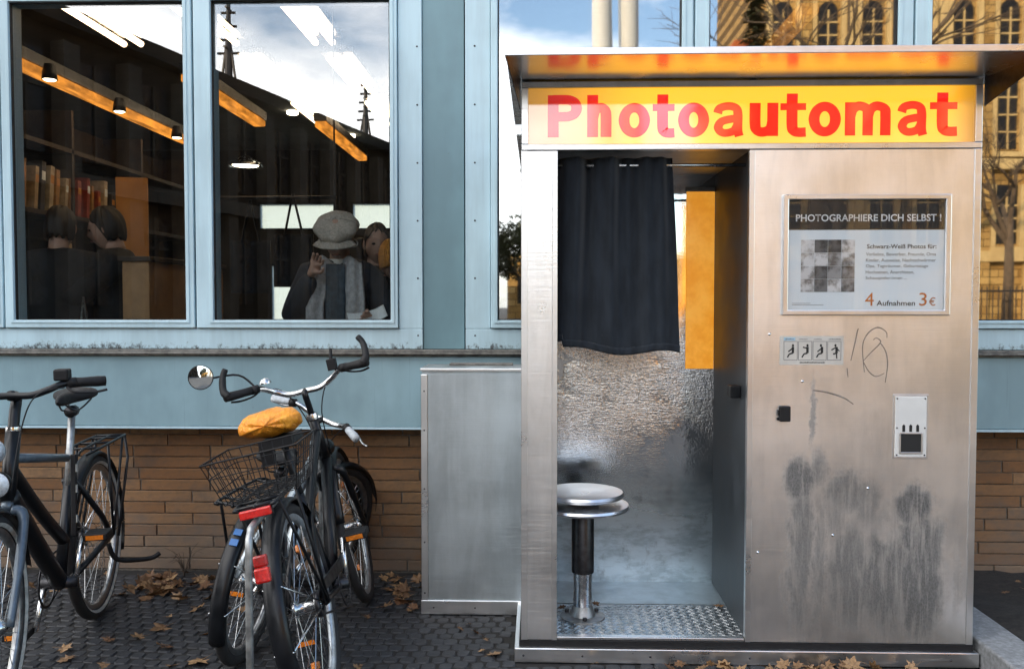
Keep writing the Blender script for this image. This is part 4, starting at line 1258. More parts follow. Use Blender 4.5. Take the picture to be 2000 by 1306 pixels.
# wire basket on its rack
bk = empty('basket'); bk.parent = bkA
bt, bbm = .865, .735
def bx(u, v, w):          # u: -1..1 along bike, v: -1..1 across, w: 0..1 height
    return Vector((-.095 + u*(.120+.022*w), -.005 + v*(.105+.035*w), bbm + (bt-bbm)*w))
wires = []
for w in (0, .33, .66, 1.0):
    c4 = [bx(-1, -1, w), bx(1, -1, w), bx(1, 1, w), bx(-1, 1, w)]
    MB().tube(c4, .0032 if w == 1 else .0017, 6, closed=True).build('basket_wire', M['rubber'], bk)
for i in range(9):
    s = -1 + 2*i/8
    for (fa_, fb_) in ((lambda w: bx(s, -1, w), None), (lambda w: bx(s, 1, w), None), (lambda w: bx(-1, s, w), None), (lambda w: bx(1, s, w), None)):
        MB().tube([fa_(0), fa_(1)], .0016, 5).build('basket_wire', M['rubber'], bk)
    MB().tube([bx(s, -1, 0), bx(s, 1, 0)], .0016, 5).build('basket_wire', M['rubber'], bk)
    MB().tube([bx(-1, s, 0), bx(1, s, 0)], .0016, 5).build('basket_wire', M['rubber'], bk)
# lights on the rear
rr_ = MB().box(-.288, -.276, -.046, .046, .694, .719).build('rear_reflector', M['red'], bkA, False, .004)
MB().box(-.2755, -.270, -.048, .048, .692, .721).build('reflector_back', M['dark_metal'], rr_)
tl_ = MB().box(-.024, .0, -.021, .021, -.042, .0).build('tail_lamp', M['red'], bkA, False, .006)
tl_.location = (-.335, 0, .565); tl_.rotation_euler = (0, R(12), 0)
MB().box(-.020, .0, -.020, .020, .001, .034).build('tail_lens', M['red2'], tl_, False, .006)
# round mirror on the left bar end, bell
ml = A['ST'] @ (A['pts'][4] + Vector((.03, .055, .085)))
mrr = MB().tube(smooth_pts([A['ST'] @ A['pts'][3], A['ST'] @ A['pts'][3].lerp(A['pts'][4], .5) + Vector((0.05, .01, .07)), ml], 5), .004, 6).build('mirror_arm', M['rubber'], bkA, True)
MF = Matrix.Translation(ml + Vector((-.012, .02, .012))) @ Matrix.Rotation(R(-90), 4, 'Y') @ Matrix.Rotation(R(6), 4, 'X')
MB().lathe([(0.0, -.012), (.035, -.010), (.047, 0.0), (.047, .004), (.044, .004)], 28, MF).build('mirror_shell', M['rubber'], mrr, True)
MB().lathe([(.0445, .0035), (.02, .0055), (0.0, .006)], 28, MF).build('mirror_face', M['mirror'], mrr, True)
bl_ = MB().lathe([(0.024, 0), (.024, .006), (.017, .018), (0, .023)], 18, Matrix.Translation(A['ST'] @ (A['pts'][3] + Vector((.0, -.035, .012))))).build('bell', M['chrome'], bkA, True)
sh = A['ST'] @ (A['ptsR'][3] + Vector((.005, .035, .01)))
MB().box(sh.x-.015, sh.x+.02, sh.y-.018, sh.y+.018, sh.z-.01, sh.z+.035).tube([sh + Vector((0, 0, .03)), sh + Vector((.01, -.008, .075))], .007, 8).build('gear_shifter', M['rubber'], bkA, False, .004)
hl = A['ST'] @ (A['hb'] + Vector((.06, 0, .06)))
o = MB().lathe([(.012, -.05), (.032, -.01), (.036, .012), (.033, .014)], 18, Matrix.Translation(hl) @ Matrix.Rotation(R(90), 4, 'Y')).build('head_lamp', M['black'], bkA, True)
MB().lathe([(.034, .012), (.02, .018), (0, .02)], 18, Matrix.Translation(hl) @ Matrix.Rotation(R(90), 4, 'Y')).build('lamp_lens', M['lens'], o, True)

# small silver bicycle behind it
pa2 = Vector((-1.06, 3.05, 0)); h2 = R(87)
PB = dict(R=.288, wb=.80, k=.80, frame='silver', tube=.024, saddle=.70, bar=.80, hw=.245, rise=.02, back=.06, grip='white_grip', barm='chrome', lever='chrome',
          reach=.03, rack=.63, steer=R(-28), low=True, mg='black', mgw=.028, crank=.4, tyre=.021, rim='rim', droop=.4, refl=False, fork='silver', stem='black')
bkB, B = bicycle('small silver bicycle with pale grips leaning behind the black one', pa2, h2, R(8), PB)
for a_ in (131, 138):
    MB().box(.0035, .0065, -.016, .012, -.012, .012, Matrix.Translation((.3055*math.cos(R(a_)), 0, .288+.3055*math.sin(R(a_)))) @ Matrix.Rotation(-R(a_), 4, 'Y')).build('blue_tape', M['blue_tape'], bkB, False, .001)

# dark bicycle at the left edge, facing the camera
pc_ = Vector((-1.80, 3.475, 0)); h3 = math.atan2(-1.02, .20)
PC = dict(R=.328, wb=1.03, k=1.0, frame='black', tube=.020, saddle=.915, bar=.985, hw=.26, rise=.035, back=.07, grip='rubber', barm='black', reach=.055, rack=.70, rackleg=True,
          steer=R(4), step=True, mgw=.027, band=True, stand=True, crank=-1.1, post='galv', fork='silver2', tyre=.021, refl=False, stem_r=.017)
M['silver2'] = plain('blue_black_paint', (0.10, 0.13, 0.16), 0.35, 0.3, 0.2, 30)
bkC, C_ = bicycle('dark bicycle with a rear rack at the left edge facing the camera', pc_, h3, R(1.5), PC)
hp = C_['ST'] @ (C_['hb'] + Vector((.085, 0, .07)))
o = MB().lathe([(.014, -.055), (.036, -.015), (.042, .012), (.039, .016)], 20, Matrix.Translation(hp) @ Matrix.Rotation(R(88), 4, 'Y')).build('head_lamp', M['black'], bkC, True)
MB().lathe([(.040, .013), (.026, .024), (0, .028)], 20, Matrix.Translation(hp) @ Matrix.Rotation(R(88), 4, 'Y')).build('lamp_lens', M['lens'], o, True)
hp2 = hp + Vector((.005, .0, .10))
MB().ellipsoid(hp2, (.03, .028, .036), 16, 10).build('second_lamp', M['lens'], bkC, True)
# silver carried tube and folding lock on its frame
MB().tube([C_['hb'] + Vector((-.03, 0, .13)), Vector((.29, 0, .70))], [.016, .015], 12).build('top_tube', M['silver2'], bkC, True)
lkk = MB().box(-.008, .008, .028, .046, 0, .30).build('folding_lock', M['rubber'], bkC, False, .003)
lkk.location = (.36, 0, .42); lkk.rotation_euler = (0, R(-6), 0)
for z in (.05, .16, .235):
    MB().box(-.0085, .0085, .0465, .0485, z, z+.028).build('lock_plate', M['reflex'], lkk)
MB().box(-.03, .03, -.03, .03, 0, .05).build('bell', M['rubber'], bkC, False, .008).matrix_local = Matrix.Translation(C_['ST'] @ (C_['pts'][3] + Vector((.0, -.015, .008)))) @ Matrix.Scale(.75, 4)

# steel hoop of the bicycle stand between the bicycles
hp_ = smooth_pts([(-.778, 2.30, -.02), (-.778, 2.30, .38), (-.778, 2.30, .60), (-.783, 2.33, .65), (-.795, 2.42, .662), (-.84, 2.95, .662), (-.885, 3.45, .66), (-.892, 3.53, .60), (-.893, 3.54, .36), (-.893, 3.54, -.02)], 6)
o = MB().tube(hp_, .0105, 12).build('bike_stand', M['galv'], None, True)
tag(o, 'galvanised steel hoop stand between the black and the silver bicycle', 'bike stand')

# ================================================================== PEOPLE IN THE SHOP
M['skin'] = plain('skin', (0.52, 0.33, 0.25), 0.5, 0, 0.15, 20)
M['coat_dark'] = plain('dark_coat', (0.006, 0.008, 0.011), 0.85, 0, 0.3, 30, 0.2)
M['coat_navy'] = plain('navy_coat', (0.020, 0.028, 0.042), 0.85, 0, 0.3, 30, 0.2)
M['trousers'] = plain('dark_trousers', (0.018, 0.018, 0.022), 0.85)
M['hair_dark'] = plain('dark_hair', (0.016, 0.012, 0.010), 0.55, 0, 0.4, 60, 0.4)
M['scarf'] = plain('grey_wool', (0.42, 0.44, 0.46), 0.9, 0, 0.25, 50, 0.4)
M['cap'] = plain('grey_tweed', (0.46, 0.43, 0.38), 0.9, 0, 0.25, 90, 0.5)
M['mustard'] = plain('mustard_wool', (0.62, 0.27, 0.05), 0.9, 0, 0.25, 60, 0.4)
M['shirt'] = plain('denim_shirt', (0.05, 0.075, 0.10), 0.85, 0, 0.35, 30, 0.2)

def skin(name, V, E, rad, mat, parent, sub=2, root=0):
    me = bpy.data.meshes.new(name)
    me.from_pydata([tuple(v) for v in V], E, [])
    me.materials.append(mat)
    o = link(name, me, parent)
    md = o.modifiers.new('skin', 'SKIN'); md.use_smooth_shade = True
    for i, sv in enumerate(me.skin_vertices[0].data):
        r = rad[i]
        sv.radius = r if isinstance(r, tuple) else (r, r)
        sv.use_root = (i == root)
    sb = o.modifiers.new('sub', 'SUBSURF'); sb.levels = sub; sb.render_levels = sub
    return o

def person(loc, rz, label, coat, h=1.74, hair='short', pose=None, skinm='skin', look=0.0, legs='trousers', sc=1.0):
    """x right, y back, faces -y; one skinned body (clothed), head with face, hair or hat as children"""
    e = empty('person', loc, rz, label, 'person')
    k = h/1.74
    pose = pose or {}
    le = pose.get('le', (.27, .02, 1.12)); lw = pose.get('lw', (.26, -.10, .90))
    re = pose.get('re', (-.27, .02, 1.12)); rw = pose.get('rw', (-.26, -.10, .90))
    V = [(0, 0, .95), (0, .01, 1.12), (0, .015, 1.30), (0, .01, 1.42), (0, -.005, 1.50),
         (.165, .01, 1.405), le, lw, (-.165, .01, 1.405), re, rw,
         (.10, 0, .88), (.11, -.01, .50), (.11, .03, .10), (.115, -.10, .05),
         (-.10, 0, .88), (-.11, -.01, .50), (-.11, .03, .10), (-.115, -.10, .05)]
    V = [(x*k*sc, y*k, z*k) for x, y, z in V]
    E = [(0, 1), (1, 2), (2, 3), (3, 4), (3, 5), (5, 6), (6, 7), (3, 8), (8, 9), (9, 10), (0, 11), (11, 12), (12, 13), (13, 14), (0, 15), (15, 16), (16, 17), (17, 18)]
    rad = [(.185*sc, .14), (.17*sc, .13), (.175*sc, .13), (.13, .10), (.062, .062), .085, .066, .052, .085, .066, .052, .105, .078, .06, .045, .105, .078, .06, .045]
    body = skin('body', V, E, [tuple(a*k for a in r) if isinstance(r, tuple) else r*k for r in rad], M[coat], e)
    # coat skirt
    MB().grid(24, 6, lambda u, v: ((.20*sc+.05*v)*k*math.cos(u*2*math.pi), (.15+.05*v)*k*math.sin(u*2*math.pi), (1.02-.42*v)*k)).build('coat_skirt', M[coat], e, True, 0, 2, .01)
    # head
    hc = Vector((0, -.03, 1.615))*k
    tilt = pose.get('tilt', 0.0)
    HM = Matrix.Translation(hc + Vector((0, 0, -.09*k))) @ Matrix.Rotation(look, 4, 'Z') @ Matrix.Rotation(tilt, 4, 'X') @ Matrix.Translation((0, 0, .09*k)) @ Matrix.Scale(k, 4)
    hm = MB()
    def hd_(u, v):
        a = u*2*math.pi; b = (v-.5)*math.pi
        x = .073*math.cos(b)*math.cos(a); y = .093*math.cos(b)*math.sin(a); z = .115*math.sin(b)
        if z < -.02: x *= 1-(-.02-z)*2.6; y = y*(1-(-.02-z)*1.2) - (-.02-z)*.12
        # brow, nose, chin
        if y < 0:
            y -= .022*math.exp(-((x/.013)**2 + ((z+.012)/.022)**2)) + .007*math.exp(-((x/.04)**2 + ((z-.03)/.012)**2)) + .006*math.exp(-((x/.022)**2 + ((z+.052)/.008)**2))
            y += .008*math.exp(-(((abs(x)-.032)/.014)**2 + ((z-.008)/.012)**2))
        return HM @ Vector((x, y, z))
    head = hm.grid(36, 24, hd_).build('head', M[skinm], e, True)
    for s in (-1, 1):
        MB().ellipsoid((s*.074, .008, -.005), (.010, .018, .030), 10, 8, HM).build('ear', M[skinm], head, True)
        MB().ellipsoid((s*.031, -.083, .010), (.012, .006, .007), 10, 6, HM).build('eye', M['black'], head, True)
    MB().tube([HM @ Vector((-.022, -.094, -.052)), HM @ Vector((0, -.099, -.050)), HM @ Vector((.022, -.094, -.052))], .0045*k, 6).build('mouth', M['mustard'] if False else M['skin_dark'], head, True)
    MB().tube([(0, .005*k, 1.46*k), HM @ Vector((0, .02, -.07))], [.058*k, .050*k], 14).build('neck', M[skinm], e, True)
    if hair in ('short', 'long'):
        def hr(u, v):
            a = u*2*math.pi; b = (v*.62-.10)*math.pi
            w = 1 + .05*math.sin(a*7+v*5) + .04*math.sin(a*13)
            front = max(0, -math.sin(a))
            low = -.42 + .95*front**.7 + .06*math.sin(a*11)
            b = low*math.pi*.5 + (math.pi*.5-low*math.pi*.5)*v
            x = .0785*w*math.cos(b)*math.cos(a); y = .0985*w*math.cos(b)*math.sin(a)+.006; z = .124*w*math.sin(b)+.002
            return HM @ Vector((x, y, z))
        MB().grid(40, 12, hr).build('hair', M['hair_dark'], e, True, 0, 2, .006)
        if hair == 'long':
            MB().grid(16, 10, lambda u, v: HM @ Vector((.10*math.cos(math.pi*u)*(1+.08*math.sin(v*9)), .05+.05*math.sin(math.pi*u), .03-.26*v))).build('hair', M['hair_dark'], e, True, 0, 2, .03)
    # hands: palm, four fingers, thumb
    for s, w_, el in ((1, lw, le), (-1, rw, re)):
        w0 = Vector((w_[0]*k*sc, w_[1]*k, w_[2]*k)); e0 = Vector((el[0]*k*sc, el[1]*k, el[2]*k))
        d = (w0-e0).normalized()
        up = pose.get('palm', Vector((0, -1, 0)))
        sd_ = d.cross(up); sd_ = sd_.normalized() if sd_.length > .1 else Vector((s, 0, 0))
        nn = sd_.cross(d).normalized()
        P0 = w0 - d*.01; PV = [P0, w0 + d*.045, w0 + d*.075]; PE = [(0, 1), (1, 2)]; PR = [(.026, .020), (.036, .018), (.036, .014)]
        for fi in range(4):
            o_ = sd_*((fi-1.5)*.019)
            L = (.062, .074, .070, .054)[fi]
            i0 = len(PV)
            PV += [w0 + d*.085 + o_, w0 + d*(.085+L*.5) + o_ + nn*.012, w0 + d*(.085+L*.75) + o_ + nn*.034]
            PE += [(2, i0), (i0, i0+1), (i0+1, i0+2)]; PR += [.0092, .0085, .0075]
        i0 = len(PV)
        PV += [w0 + d*.04 - sd_*.036*s + nn*.008, w0 + d*.068 - sd_*.050*s + nn*.022, w0 + d*.088 - sd_*.046*s + nn*.034]
        PE += [(1, i0), (i0, i0+1), (i0+1, i0+2)]; PR += [.012, .0095, .008]
        skin('hand', PV, PE, PR, M[skinm], e, 1)
    return e, HM, k
M['skin_dark'] = plain('lips', (0.30, 0.12, 0.10), 0.5)

# reader with a cap close behind the right pane
e, HM, k = person((-1.062, 4.66, 0.02), R(4), 'person in a grey flat cap and grey scarf reading a leaflet behind the window', 'coat_navy', 1.74, 'none',
                  dict(re=(-.25, -.09, 1.16), rw=(-.115, -.215, 1.40), le=(.275, -.05, 1.13), lw=(.20, -.215, 1.175), tilt=R(31)))
def capf(u, v):
    a = u*2*math.pi
    b = v*math.pi*.5
    r = .122*math.cos(b)**.55*(.84+.16*math.sin(min(1, v*2.5)*math.pi/2))
    bul = 1 + .04*math.sin(a*8)*math.cos(b)
    return HM @ Vector((r*bul*math.cos(a), r*1.12*bul*math.sin(a) - .012, .045 + .066*math.sin(b) + .012*math.sin(a)))
cp = MB().grid(40, 14, capf).build('cap', M['cap'], e, True, 0, 2, .008)
def visor(u, v):
    a = math.pi*(1.2+.6*u)
    r = .090 + .072*v
    return HM @ Vector((r*math.cos(a)*.86, r*1.05*math.sin(a)-.01, .044 - .030*v - .010*math.cos(a*2)*v))
MB().grid(18, 6, visor).build('visor', M['cap'], cp, True, 0, 2, .006)
MB().lathe([(.094, -.012), (.095, 0.0), (.096, .014)], 32, HM @ Matrix.Translation((0, -.012, .040)) @ Matrix.Diagonal((.92, 1.06, 1, 1))).build('cap_band', M['cap'], cp, True, 0, 2, .004)
for s, x0, x1 in ((-1, -.150, -.062), (1, .055, .150)):
    MB().grid(8, 30, lambda u, v: (x0*(.65+.35*min(1, v*3)) + (x1-x0)*u, -.135 - .045*math.sin(min(1, v*2.2)*1.5) + .012*math.sin(u*9+v*3), 1.485 - .62*v + .02*math.sin(u*5))).build('scarf', M['scarf'], e, True, 0, 2, .014)
MB().grid(20, 4, lambda u, v: (.066*math.cos(u*2*math.pi), .062*math.sin(u*2*math.pi)-.012, 1.455+.035*v)).build('collar', M['paper'], e, True, 0, 2, .006)
MB().grid(8, 16, lambda u, v: (-.05+.10*u, -.152-.025*math.sin(v*2.4), 1.46-.42*v)).build('shirt', M['shirt'], e, True, 0, 2, .006)
MB().torus(.019, .0035, 20, 6, HM @ Matrix.Translation((.083, -.005, -.03)) @ Matrix.Rotation(R(60), 4, 'X')).build('earring', M['white_plate'], e, True)
o = MB().grid(10, 8, lambda u, v: (-.09+.19*u, .02*math.sin(u*3), -.05+.12*v)).build('leaflet', M['paper'], None, True, 0, 2, .004)
o.location = (-.865, 4.37, 1.215); o.rotation_euler = (R(-62), R(-14), R(14))
tag(o, 'open pale leaflet held low by the person in the cap', 'leaflet')
# two dark figures at the shelf on the left
person((-2.80, 5.02, 0.02), R(195), 'person in a dark coat with their back turned at far left of the shelf', 'coat_dark', 1.83, 'short', dict(le=(.24, -.12, 1.18), lw=(.10, -.28, 1.25), re=(-.25, -.12, 1.18), rw=(-.10, -.28, 1.25), tilt=R(15)), sc=1.12)
person((-2.57, 5.25, 0.02), R(-78), 'person in a dark coat facing left beside the orange board', 'coat_dark', 1.84, 'short', dict(le=(.24, -.16, 1.2), lw=(.12, -.36, 1.28), re=(-.25, -.16, 1.2), rw=(-.12, -.36, 1.28), tilt=R(14)), sc=1.05)
# two more behind the reader
person((-1.00, 5.35, 0.02), R(20), 'dark haired person standing behind the reader in the cap', 'coat_dark', 1.74, 'long', dict(tilt=R(8)))
e, HM, k = person((-0.755, 4.95, 0.02), R(-100), 'person in a mustard knitted hat at the right edge of the left window', 'coat_dark', 1.60, 'none', dict(tilt=R(14)))
MB().grid(30, 12, lambda u, v: HM @ Vector(((.098+.006*math.sin(u*60))*math.cos(v*1.57)**.6*math.cos(u*6.2832), (.116+.006*math.sin(u*60))*math.cos(v*1.57)**.6*math.sin(u*6.2832)+.01, -.015+.17*math.sin(v*1.57)))).build('knitted_hat', M['mustard'], e, True, 0, 2, .012)

# ================================================================== SHOP FITTINGS
M['shelf'] = plain('dark_wood', (0.050, 0.036, 0.026), 0.5, 0, 0.4, 8)
M['orange_board'] = plain('orange_board', (0.60, 0.27, 0.06), 0.6, 0, 0.12, 5)
M['oak'] = plain('oak_veneer', (0.50, 0.30, 0.14), 0.5, 0, 0.2, 8)
sf = empty('bookshelf', (-3.42, 5.0, 0.02), 0, 'tall dark bookshelf along the left side of the shop', 'bookshelf')
for z in (0.05, 1.02, 1.44, 1.84, 2.30):
    MB().box(-.16, .16, 0, 3.2, z, z+.03).build('shelf_board', M['shelf'], sf)
for y in (0, 1.07, 2.14, 3.18):
    MB().box(-.16, .16, y-.03 if y else -.032, y-.002, .0, 2.6).build('upright', M['shelf'], sf)
MB().box(-.19, -.161, -.03, 3.2, 0, 2.6).build('shelf_back', M['dark_wall'], sf)
bcol = [(.40, .22, .08), (.30, .05, .03), (.45, .33, .18), (.10, .12, .16), (.50, .42, .30), (.36, .08, .05), (.05, .05, .06)]
bw_ = ['tan', 'dark red', 'sand coloured', 'slate', 'cream', 'red', 'black']
mats = [plain('book_cover_%d' % i, c, .5, 0, .3, 20) for i, c in enumerate(bcol)]
y = 5.06; n = 0
while y < 7.0:
    i = rnd.randrange(7); w = rnd.uniform(.03, .055); h = rnd.uniform(.22, .33)
    b = empty('book', (-3.40, y, 1.892), 0, '%s book, %s from the near end of the shelf behind the left pane' % (bw_[i], ['first', 'second', 'third', 'fourth', 'fifth', 'sixth', 'seventh', 'eighth', 'ninth', 'tenth', 'eleventh', 'twelfth', 'thirteenth', 'fourteenth', 'fifteenth', 'sixteenth', 'seventeenth', 'eighteenth', 'nineteenth', 'twentieth', 'hind', 'last', 'hindmost', 'outermost', 'endmost', 'final', 'tail', 'rear', 'far', 'remote', 'end', 'ultimate', 'terminal', 'extreme'][n]), 'book', 'books on the left shelf')
    b.rotation_euler = (R(rnd.uniform(-8, -2)), 0, 0)
    MB().box(-.11, .125, 0, w, 0, h).build('cover', mats[i], b, False, .003)
    MB().box(-.1125, .10, .004, w-.004, .004, h-.004).build('pages', M['paper'], b)
    MB().box(.1251, .1258, .003, w-.003, h*.62, h*.80).build('title_band', M['orange_board'] if n % 3 else M['paper'], b)
    y += w + rnd.uniform(.012, .09); n += 1
fo = [('orange booklet standing on the second shelf behind the left figure', -3.26, 5.02, 1.475, 1, .20, .24), ('brown booklet standing on the second shelf by the dark coats', -3.26, 5.75, 1.475, 2, .16, .21)]
for lb, x, y, z, i, w, h in fo:
    o = MB().box(0, .012, 0, w, 0, h).build('booklet', M['orange_board'] if i == 1 else mats[2], None, False, .002)
    o.location = (x, y, z); o.rotation_euler = (0, R(-8), R(-30)); tag(o, lb, 'booklet')
o = MB().box(-.11, .11, 0, .03, 0, 1.64).build('display_board', M['orange_board'], None, False, .004)
o.location = (-2.965, 6.3, .55); o.rotation_euler = (0, 0, R(12)); tag(o, 'tall orange display board behind the dark figures', 'display board')
ct = empty('counter', (-2.34, 5.05, .02), 0, 'oak counter with a pale front next to the dark figures', 'counter')
MB().box(-.10, .06, 0, 1.2, 0, 1.50).build('body', M['oak'], ct, False, .004)
MB().box(-.12, .08, -.02, 1.22, 1.501, 1.53).build('worktop', M['shelf'], ct, False, .004)
tb = empty('display_table', (-1.78, 5.2, .02), 0, 'grey display table stacked under the hanging bags', 'table')
MB().box(-.34, .40, 0, 1.4, .80, .84).build('tabletop', M['shelf'], tb, False, .004)
for (x, y) in ((-.31, .03), (.37, .03), (-.31, 1.37), (.37, 1.37)):
    MB().box(x-.025, x+.025, y-.025, y+.025, 0, .799).build('leg', M['shelf'], tb)
M['cloth_black'] = t_cloth('black_tote_cloth', (0.014, 0.016, 0.020))
for k_, (x, y, z, lb) in enumerate(((-1.86, 5.6, 1.38, 'left black tote bag hanging by its straps behind the right pane'), (-1.58, 5.6, 1.42, 'right black tote bag hanging by its straps next to the reader'))):
    b = empty('tote_bag', (x, y, z), 0, lb, 'bag', 'black tote bags hanging in the shop')
    MB().grid(10, 10, lambda u, v: (-.13+.26*u, .035*math.sin(math.pi*u)*(.4+.6*v), .30-.34*v)).build('bag_front', M['cloth_black'], b, True, 0, 2, .01)
    for s in (-.06, .06):
        MB().tube([(s, .01, .29), (s*.3, 0, .48), (0, 0, .56)], .008, 6).build('strap', M['cloth_black'], b, True)
    M_ = MB().box(-.05, .05, -.004, .0, .10, .14)
ral = MB().tube([(-2.15, 5.6, 1.955), (-1.30, 5.6, 1.955)], .012, 8).build('hanging_rail', M['dark_metal'], None, True)
tag(ral, 'thin dark rail from which the two black bags hang', 'rail')
for x in (-2.14, -1.31):
    MB().tube([(x, 5.6, 1.967), (x, 5.6, 3.318)], .006, 6).build('rail_hanger', M['dark_metal'], ral)
cdh = MB().tube([(-.02, 0, 0), (0.0, 0, .20)], .006, 6).tube([(.03, 0, 0), (0, 0, .20)], .006, 6).tube([(0, .06, 0), (0, 0, .20)], .006, 6).build('small_easel', M['chrome'], None)
cdh.location = (-2.33, 4.12, 1.11); tag(cdh, 'little metal easel in the lower left corner of the left pane', 'easel')
sb_ = MB().box(-3.4, -.5, 4.301, 4.50, 1.085, 1.108).build('window_board', M['shelf'], shop)
cdh.location.y = 4.40

# ================================================================== FALLEN LEAVES
def t_leaf(name, a, b):
    t = NT(name)
    r = t.rand(); c = t.mix(r, a, b)
    n = t.noise(t.co, 60, 4, .6)
    c = t.mix(t.math('MULTIPLY', t.ramp(n, .45, .7), .6), c, tuple(x*.35 for x in a))
    return t.done(t.bsdf(c, .6, 0, t.bump(n, .3, .004)))
M['leaf'] = t_leaf('dry_leaf', (0.12, 0.055, 0.022), (0.33, 0.20, 0.095))
def leaf_mesh(seed):
    r = random.Random(seed)
    lob = [(-90, .10), (-62, .48), (-48, .40), (-28, .72), (-8, .46), (12, .98), (34, .56), (52, .88), (66, .66), (90, 1.0), (114, .66), (128, .88), (146, .56), (168, .98), (188, .46), (208, .72), (228, .40), (242, .48)]
    pts = [Vector((math.cos(R(a))*d*r.uniform(.85, 1.1)*.055, math.sin(R(a))*d*r.uniform(.85, 1.1)*.055, 0)) for a, d in lob]
    k1, k2, ph = r.uniform(.2, .9), r.uniform(.2, .8), r.uniform(0, 6)
    def bend(p):
        rr = p.length/.055
        an = math.atan2(p.y, p.x)
        z = .020*k1*rr*rr*(0.5+0.5*math.sin(an*2+ph)) + .012*k2*rr*math.sin(an*5+ph*2)
        return Vector((p.x, p.y, max(z, -.001)))
    m = MB()
    m.v = [(0, 0, .002)] + [tuple(bend(p*.55)) for p in pts] + [tuple(bend(p)) for p in pts]
    n = len(pts)
    for i in range(n):
        j = (i+1) % n
        m.f.append((0, 1+i, 1+j)); m.f.append((1+i, 1+n+i, 1+n+j, 1+j))
    b = len(m.v)
    m.tube([(0, 0, .002), (0, -.025, .004), (.006, -.06, .006)], .0010, 4)
    me = m.mesh('fallen_leaf'); me.materials.append(M['leaf'])
    me.polygons.foreach_set('use_smooth', [True]*len(me.polygons))
    return me
lm = [leaf_mesh(i) for i in range(9)]
def leaf(x, y, z=0.004, s=1.0, tilt=.18, lab='wide', ):
    o = link('fallen_leaf', rnd.choice(lm))
    o.location = (x, y, z); o.scale = (s, s, s*rnd.uniform(.7, 1.5))
    o.rotation_euler = (rnd.gauss(0, tilt), rnd.gauss(0, tilt), rnd.uniform(0, 6.28))
    return o
LG = {'drift': 'dry brown leaf in the drift along the brick base left of the silver bicycle', 'path': 'dry brown leaf lying loose on the dark cobbles in front of the bicycles',
      'cab': 'dry brown leaf between the black bicycle and the metal cabinet', 'booth': 'curled brown leaf piled against the foot of the booth', 'bed': 'small dry leaf on the dark soil right of the booth',
      'cabin': 'small dry leaf blown onto the floor inside the booth'}
def put(kind, *a, **k):
    tag(leaf(*a, **k), LG[kind], 'leaf', 'fallen leaves: ' + kind)
for i in range(60):
    x = rnd.uniform(-1.80, -1.10); put('drift', x, rnd.triangular(3.60, 4.02, 3.86), rnd.uniform(.004, .03), rnd.uniform(.5, 1.15), tilt=.4)
for i in range(14): put('drift', rnd.uniform(-2.4, -1.7), rnd.uniform(3.7, 4.02), .005, rnd.uniform(.5, .9), tilt=.25)
for (x, y, s) in ((-1.47, 3.33, 1.0), (-1.25, 3.30, 1.05), (-1.52, 3.24, .8), (-1.20, 3.02, 1.05), (-1.68, 3.02, .7), (-1.75, 3.12, .7), (-1.42, 3.55, .8), (-1.30, 3.46, .7), (-1.22, 3.55, .6), (-1.60, 2.90, .8), (-.16, 3.11, .75), (-.30, 3.35, .35), (-.20, 3.25, .3), (-1.40, 3.16, .5), (-1.28, 3.40, .35), (-.62, 3.0, .3), (-.45, 2.86, .35), (-1.50, 3.45, .4), (-1.95, 2.98, .6)):
    put('path', x, y, .006, s)
for i in range(16): put('path', rnd.uniform(-1.75, -.2), rnd.uniform(2.85, 3.6), .006, rnd.uniform(.25, .6), tilt=.25)
for i in range(20): put('cab', rnd.uniform(-.72, -.50), rnd.uniform(3.55, 4.0), rnd.uniform(.004, .02), rnd.uniform(.5, .95), tilt=.3)
for i in range(22):
    x = rnd.triangular(.35, 1.35, .95)
    put('booth', x, rnd.uniform(2.97, 3.035), rnd.uniform(.006, .022), rnd.uniform(.4, .8), tilt=.4)
for (x, s) in ((1.0, 1.0), (1.09, 1.1), (1.16, .9), (.86, .9), (1.3, .8), (.5, .7), (.6, .6), (.2, .5)): put('booth', x, 3.005, .022, s*.75, tilt=.45)
for i in range(12): put('bed', rnd.uniform(1.8, 2.4), rnd.uniform(3.2, 3.9), .075, rnd.uniform(.3, .5))
for (x, y, s) in ((.715, 3.40, .5), (.10, 3.36, .5), (.04, 3.30, .6), (.06, 3.22, .45), (.23, 3.40, .4)): put('cabin', x, y, .092, s)
# dry weeds at the foot of the bricks
M['twig'] = plain('dry_twig', (0.075, 0.055, 0.04), .9)
for k_, (x, y, n, lb) in enumerate(((-1.66, 4.0, 13, 'sprawling dry weed at the brick base right of the dark bicycle'), (-1.34, 4.02, 15, 'bushy dark weed at the brick base left of the silver bicycle'))):
    w = empty('dry_weed', (x, y, 0), 0, lb, 'weed', 'dry weeds at the brick base')
    for i in range(n):
        a = rnd.uniform(0, 6.28); L = rnd.uniform(.06, .17)
        dx, dy = math.cos(a)*L*.8, min(math.sin(a)*L*.5, .03)
        MB().tube(smooth_pts([(0, 0, 0), (dx*.4, dy*.4, L*.7), (dx, dy, L*rnd.uniform(.5, 1.1))], 3), [.0018]*3 + [.0012]*3 + [.0006], 4).build('stem', M['twig'], w)

